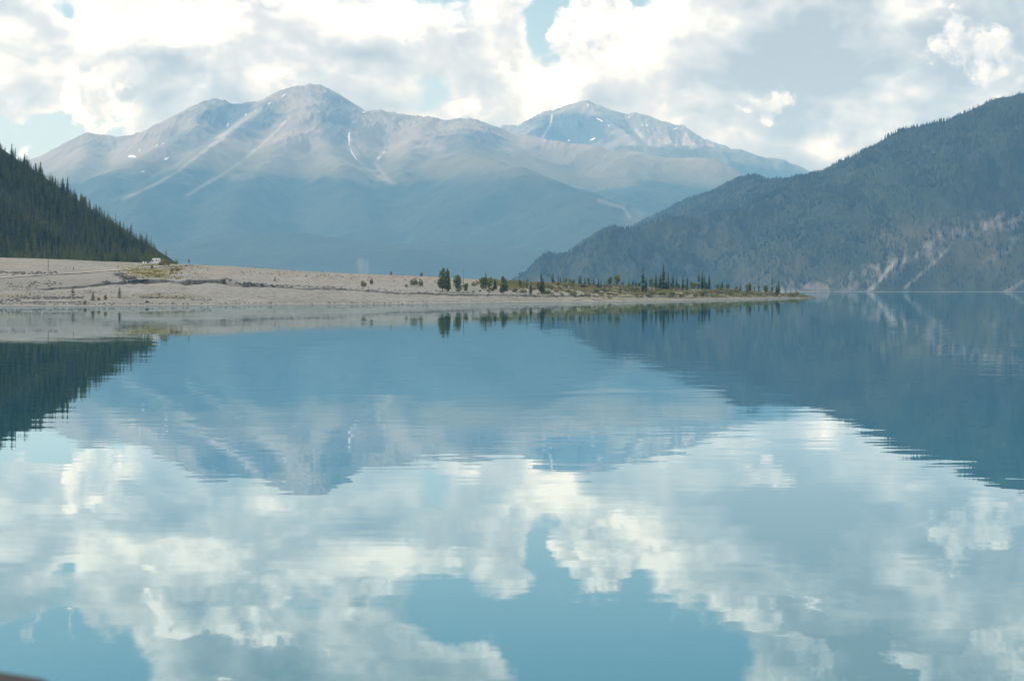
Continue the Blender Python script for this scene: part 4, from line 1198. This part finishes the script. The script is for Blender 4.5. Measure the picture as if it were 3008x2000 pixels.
# ------------------------------------------------------------------ small built things by the track
def box(bm_list, x0, x1, y0, y1, z0, z1):
    j = len(bm_list[0])
    bm_list[0] += [(x, y, z) for x in (x0, x1) for y in (y0, y1) for z in (z0, z1)]
    bm_list[1] += [tuple(j + k for k in f_) for f_ in ((0, 1, 3, 2), (4, 6, 7, 5), (0, 4, 5, 1), (2, 3, 7, 6), (0, 2, 6, 4), (1, 5, 7, 3))]
def box_mesh(name, boxes, mat, bev=.0):
    l = [[], []]
    for b_ in boxes: box(l, *b_)
    me = bpy.data.meshes.new(name); me.from_pydata(l[0], [], l[1]); me.materials.append(mat)
    if bev:
        import bmesh
        bm = bmesh.new(); bm.from_mesh(me)
        bmesh.ops.bevel(bm, geom=list(bm.edges), offset=bev, segments=2, affect='EDGES', profile=.5)
        bm.to_mesh(me); bm.free()
    return me
def prism(name, prof, y0, y1, mat, bev=.0):
    """side outline (x,z) pushed across the width"""
    k = len(prof)
    co = [(x, y0, z) for x, z in prof] + [(x, y1, z) for x, z in prof]
    fc = [tuple(range(k)), tuple(range(2 * k - 1, k - 1, -1))] + [(i, k + i, k + (i + 1) % k, (i + 1) % k) for i in range(k)]
    me = bpy.data.meshes.new(name); me.from_pydata(co, [], fc); me.materials.append(mat)
    import bmesh
    bm = bmesh.new(); bm.from_mesh(me)
    bmesh.ops.recalc_face_normals(bm, faces=list(bm.faces))
    if bev: bmesh.ops.bevel(bm, geom=list(bm.edges), offset=bev, segments=2, affect='EDGES', profile=.5)
    bm.to_mesh(me); bm.free()
    return me
def cyl(name, r_0, r_1, h, mat, seg=12, axis='Z', rings=None):
    prof = rings or [(r_0, 0), (r_1, h)]
    co, fc = [], []
    for rr, z in prof:
        for k in range(seg):
            a = 2 * math.pi * k / seg
            co.append((rr * math.cos(a), rr * math.sin(a), z) if axis == 'Z' else (rr * math.cos(a), z, rr * math.sin(a)))
    for i in range(len(prof) - 1):
        for k in range(seg):
            a, b_ = i * seg + k, i * seg + (k + 1) % seg
            fc.append((a, b_, b_ + seg, a + seg))
    fc += [tuple(range(seg - 1, -1, -1)), tuple(range((len(prof) - 1) * seg, len(prof) * seg))]
    me = bpy.data.meshes.new(name); me.from_pydata(co, [], fc); me.materials.append(mat)
    return me
M_white = simple('white_paint', (.78, .79, .78), .35, .04, 1.0, .5)
M_trim = simple('grey_trim', (.35, .37, .38), .5, .1, 2.0, .4)
M_glass = simple('dark_glass', (.02, .025, .03), .08, .1, 2.0, .6)
M_tyre = simple('tyre_rubber', (.025, .025, .025), .8, .2, 8.0)
M_rim = simple('wheel_rim', (.55, .56, .57), .35, .05, 4.0, .6)
M_lamp = simple('lamp_lens', (.7, .68, .6), .15, .05, 4.0, .6)
M_post = simple('post_wood', (.075, .06, .05), .85, .3, 2.0)
M_sign = simple('sign_back', (.10, .12, .14), .5, .1, 2.0)

px, pyb = 455, 776.5
Yv = 990.0
xv = (px - CX) / F * Yv
zv = CH + (HY - pyb) / F * Yv
camper = empty('camper', (xv, Yv, zv), math.radians(10))
tag(camper, 'white motor camper parked on the crest of the track behind a yellow bush', 'camper')
# front faces -x ; origin at the middle of the wheelbase on the ground
link('body', prism('body', [(-3.0, .55), (-3.05, 1.15), (-2.85, 1.35), (-2.15, 1.45), (-1.55, 2.35), (-.55, 2.42), (-.55, .45)], -1.02, 1.02, M_white, .05), camper)
ho = link('living_box', prism('living_box', [(-.52, .5), (-.52, 2.3), (-1.35, 2.5), (-1.45, 3.1), (-1.2, 3.45), (2.9, 3.5), (3.1, 3.25), (3.1, .55)], -1.15, 1.15, M_white, .06), camper)
for x0, x1, z0, z1 in ((.35, 1.2, 1.9, 2.6), (1.85, 2.6, 1.95, 2.5)):
    wf = link('window', box_mesh('window', [(x0, x1, -1.19, -1.155, z0, z1)], M_trim), ho)
    link('pane', box_mesh('pane', [(x0 + .06, x1 - .06, -1.205, -1.192, z0 + .06, z1 - .06)], M_glass), wf) if False else None
link('pane', box_mesh('pane', [(.41, 1.14, -1.205, -1.192, 1.96, 2.54), (1.91, 2.54, -1.205, -1.192, 2.01, 2.44)], M_glass), ho)
ws = [(-2.10, 1.52), (-1.62, 2.25), (-1.66, 2.28), (-2.15, 1.55)]
link('windscreen', prism('windscreen', [(-2.14, 1.50), (-1.58, 2.34), (-1.62, 2.37), (-2.19, 1.52)], -.9, .9, M_glass), camper)
dr = link('door', box_mesh('door', [(-1.7, -.65, -1.05, -1.024, .7, 2.25)], M_white, .008), camper)
link('side_window', prism('side_window', [(-1.95, 1.5), (-1.5, 2.2), (-.75, 2.22), (-.75, 1.5)], -1.075, -1.053, M_glass), camper)
link('handle', box_mesh('handle', [(-.85, -.72, -1.075, -1.052, 1.3, 1.36)], M_trim), dr)
link('bumper', box_mesh('bumper', [(-3.17, -3.02, -1.0, 1.0, .42, .72)], M_trim, .03), camper)
for y in (-.75, .75): link('headlight', cyl('headlight', .14, .12, .06, M_lamp, 12, 'Z'), camper).matrix_local = Matrix.Translation((-3.03, y, 1.0)) @ Matrix.Rotation(math.radians(-90), 4, 'Y')
ty_m = cyl('tyre', .4, .4, .24, M_tyre, 18, 'Y', [(.33, 0), (.4, .03), (.4, .21), (.33, .24)])
rm_m = cyl('rim', .2, .2, .26, M_rim, 12, 'Y', [(.22, -.01), (.2, .01), (.2, .25), (.22, .27)])
for x in (-2.2, 1.6):
    for y in (-1.06, .82):
        wl = link('wheel', ty_m, camper, (x, y, .4)); link('rim', rm_m, wl)
for y in (-1.3, 1.08): link('mirror', box_mesh('mirror', [(-1.72, -1.6, y, y + .22, 1.55, 1.95)], M_trim, .02), camper)

DR = cyl('drum', .3, .3, 1.0, M_white, 14, 'Z', [(.3, 0), (.33, .04), (.33, .3), (.29, .34), (.29, .6), (.33, .64), (.33, .9), (.26, 1.0)])
LID = cyl('lid', .2, .1, .1, M_trim, 12)
for px, s, lab in ((421, 1.15, 'left of two white drums on the crest near the camper'), (428.3, .95, 'right of two white drums on the crest, nearer to the camper')):
    z_ = CH + (HY - 774.2) / F * 985
    o = link('drum', DR, loc=((px - CX) / F * 985, 985, z_)); o.scale = (1.35, 1.35, s)
    l = link('lid', LID, o, (0, 0, 1.0))
    tag(o, lab, 'drum', 'white drums by the track')
def post(px, top, bot, rad, name, label, cat, group=None, sign=None):
    p = on_fan(px, bot)
    h = (bot - top) / F * p[1]
    o = empty(name, (p[0], p[1], p[2] - .15))
    link('post', cyl('post', rad, rad * .85, h + .15, M_post, 8), o)
    if sign:
        sw, sh, zc_ = sign
        link('board', box_mesh('board', [(-sw / 2, sw / 2, -rad - .05, -rad - .01, h - sh + .1, h + .12)], M_sign, .01), o)
    return tag(o, label, cat, group)
post(141.5, 757, 799, .13, 'pole', 'tall thin bare pole standing alone on the gravel left of the markers', 'pole')
post(216, 785.5, 794, .09, 'marker_post', 'short dark marker post beside the bend of the track', 'marker post', 'marker posts along the track', (.55, .95, 0))
post(346.5, 779.5, 787.5, .09, 'marker_post', 'short dark marker post further right on the track edge', 'marker post', 'marker posts along the track', (.5, .8, 0))
post(194, 783, 789, .07, 'marker_post', 'thin faint marker post left of the dark marker at the bend', 'marker post', 'marker posts along the track', (.2, .4, 0))
post(390, 774.5, 781, .08, 'marker_post', 'thin faint marker post near the two white drums', 'marker post', 'marker posts along the track', (.25, .5, 0))
post(555, 762.5, 777.5, .06, 'road_sign', 'dark road sign seen from behind on the skyline right of the camper', 'road sign', None, (1.0, 1.5, 0))

# ------------------------------------------------------------------ near bank under the photographer and its boulder
M_bank = simple('bank_earth', (.16, .145, .125), .95, .3, 1.5)
X, Y = np.meshgrid(np.linspace(-45, 45, 70), np.linspace(-30, 14, 50), indexing='ij')
Z = np.where(Y < 1.9, 4.85, 4.85 - (Y - 1.9) * .46) + .12 * fbm(X / 1.5, Y / 1.5, 3, 501) + .25 * fbm(X / 9, Y / 9, 2, 505)
tag(link('shore_bank', grid_mesh('shore_bank', X, Y, Z, M_bank, True)), 'earth bank on the near shore', kind='structure')
M_bould = simple('brown_boulder', (.035, .034, .036), .9, .35, 5.0)
co, tr = stone_geo(97, 4)
q = np.random.default_rng(5)
co = co / np.linalg.norm(co, axis=1)[:, None]
rad = 1 + .10 * fbm(co[:, 0] * 1.5 + 5, co[:, 1] * 1.5 + co[:, 2], 4, 511)
co = co * rad[:, None] * np.array([.46, .40, .52])
o = link('boulder', np_mesh('near_boulder', co, tr, M_bould, True), loc=(-.566, 1.4, 5.203))
tag(o, 'blurred dark brown boulder just peeping into the bottom left corner', 'boulder')

# ------------------------------------------------------------------ air
m = bpy.data.materials.new('haze_air')
m.use_nodes = True
m.node_tree.nodes.clear()
n = NT(m.node_tree)
pv = n.n('ShaderNodeVolumePrincipled', {'Color': (.25, .58, .98, 1), 'Density': 6.2e-5, 'Anisotropy': 0.0, 'Absorption Color': (1, 1, 1, 1)})
om = n.n('ShaderNodeOutputMaterial')
m.node_tree.links.new(pv.outputs[0], om.inputs['Volume'])
hx, hy0, hy1, hz0, hz1 = 13600, -1800, 20400, -80, 1920
v = [(x, y, z) for x in (-hx, hx) for y in (hy0, hy1) for z in (hz0, hz1)]
fcs = [(0, 1, 3, 2), (4, 6, 7, 5), (0, 4, 5, 1), (2, 3, 7, 6), (0, 2, 6, 4), (1, 5, 7, 3)]
me = bpy.data.meshes.new('haze'); me.from_pydata(v, [], fcs); me.materials.append(m)
tag(link('haze', me), 'thin blue summer haze between the shore and the mountains', kind='stuff')
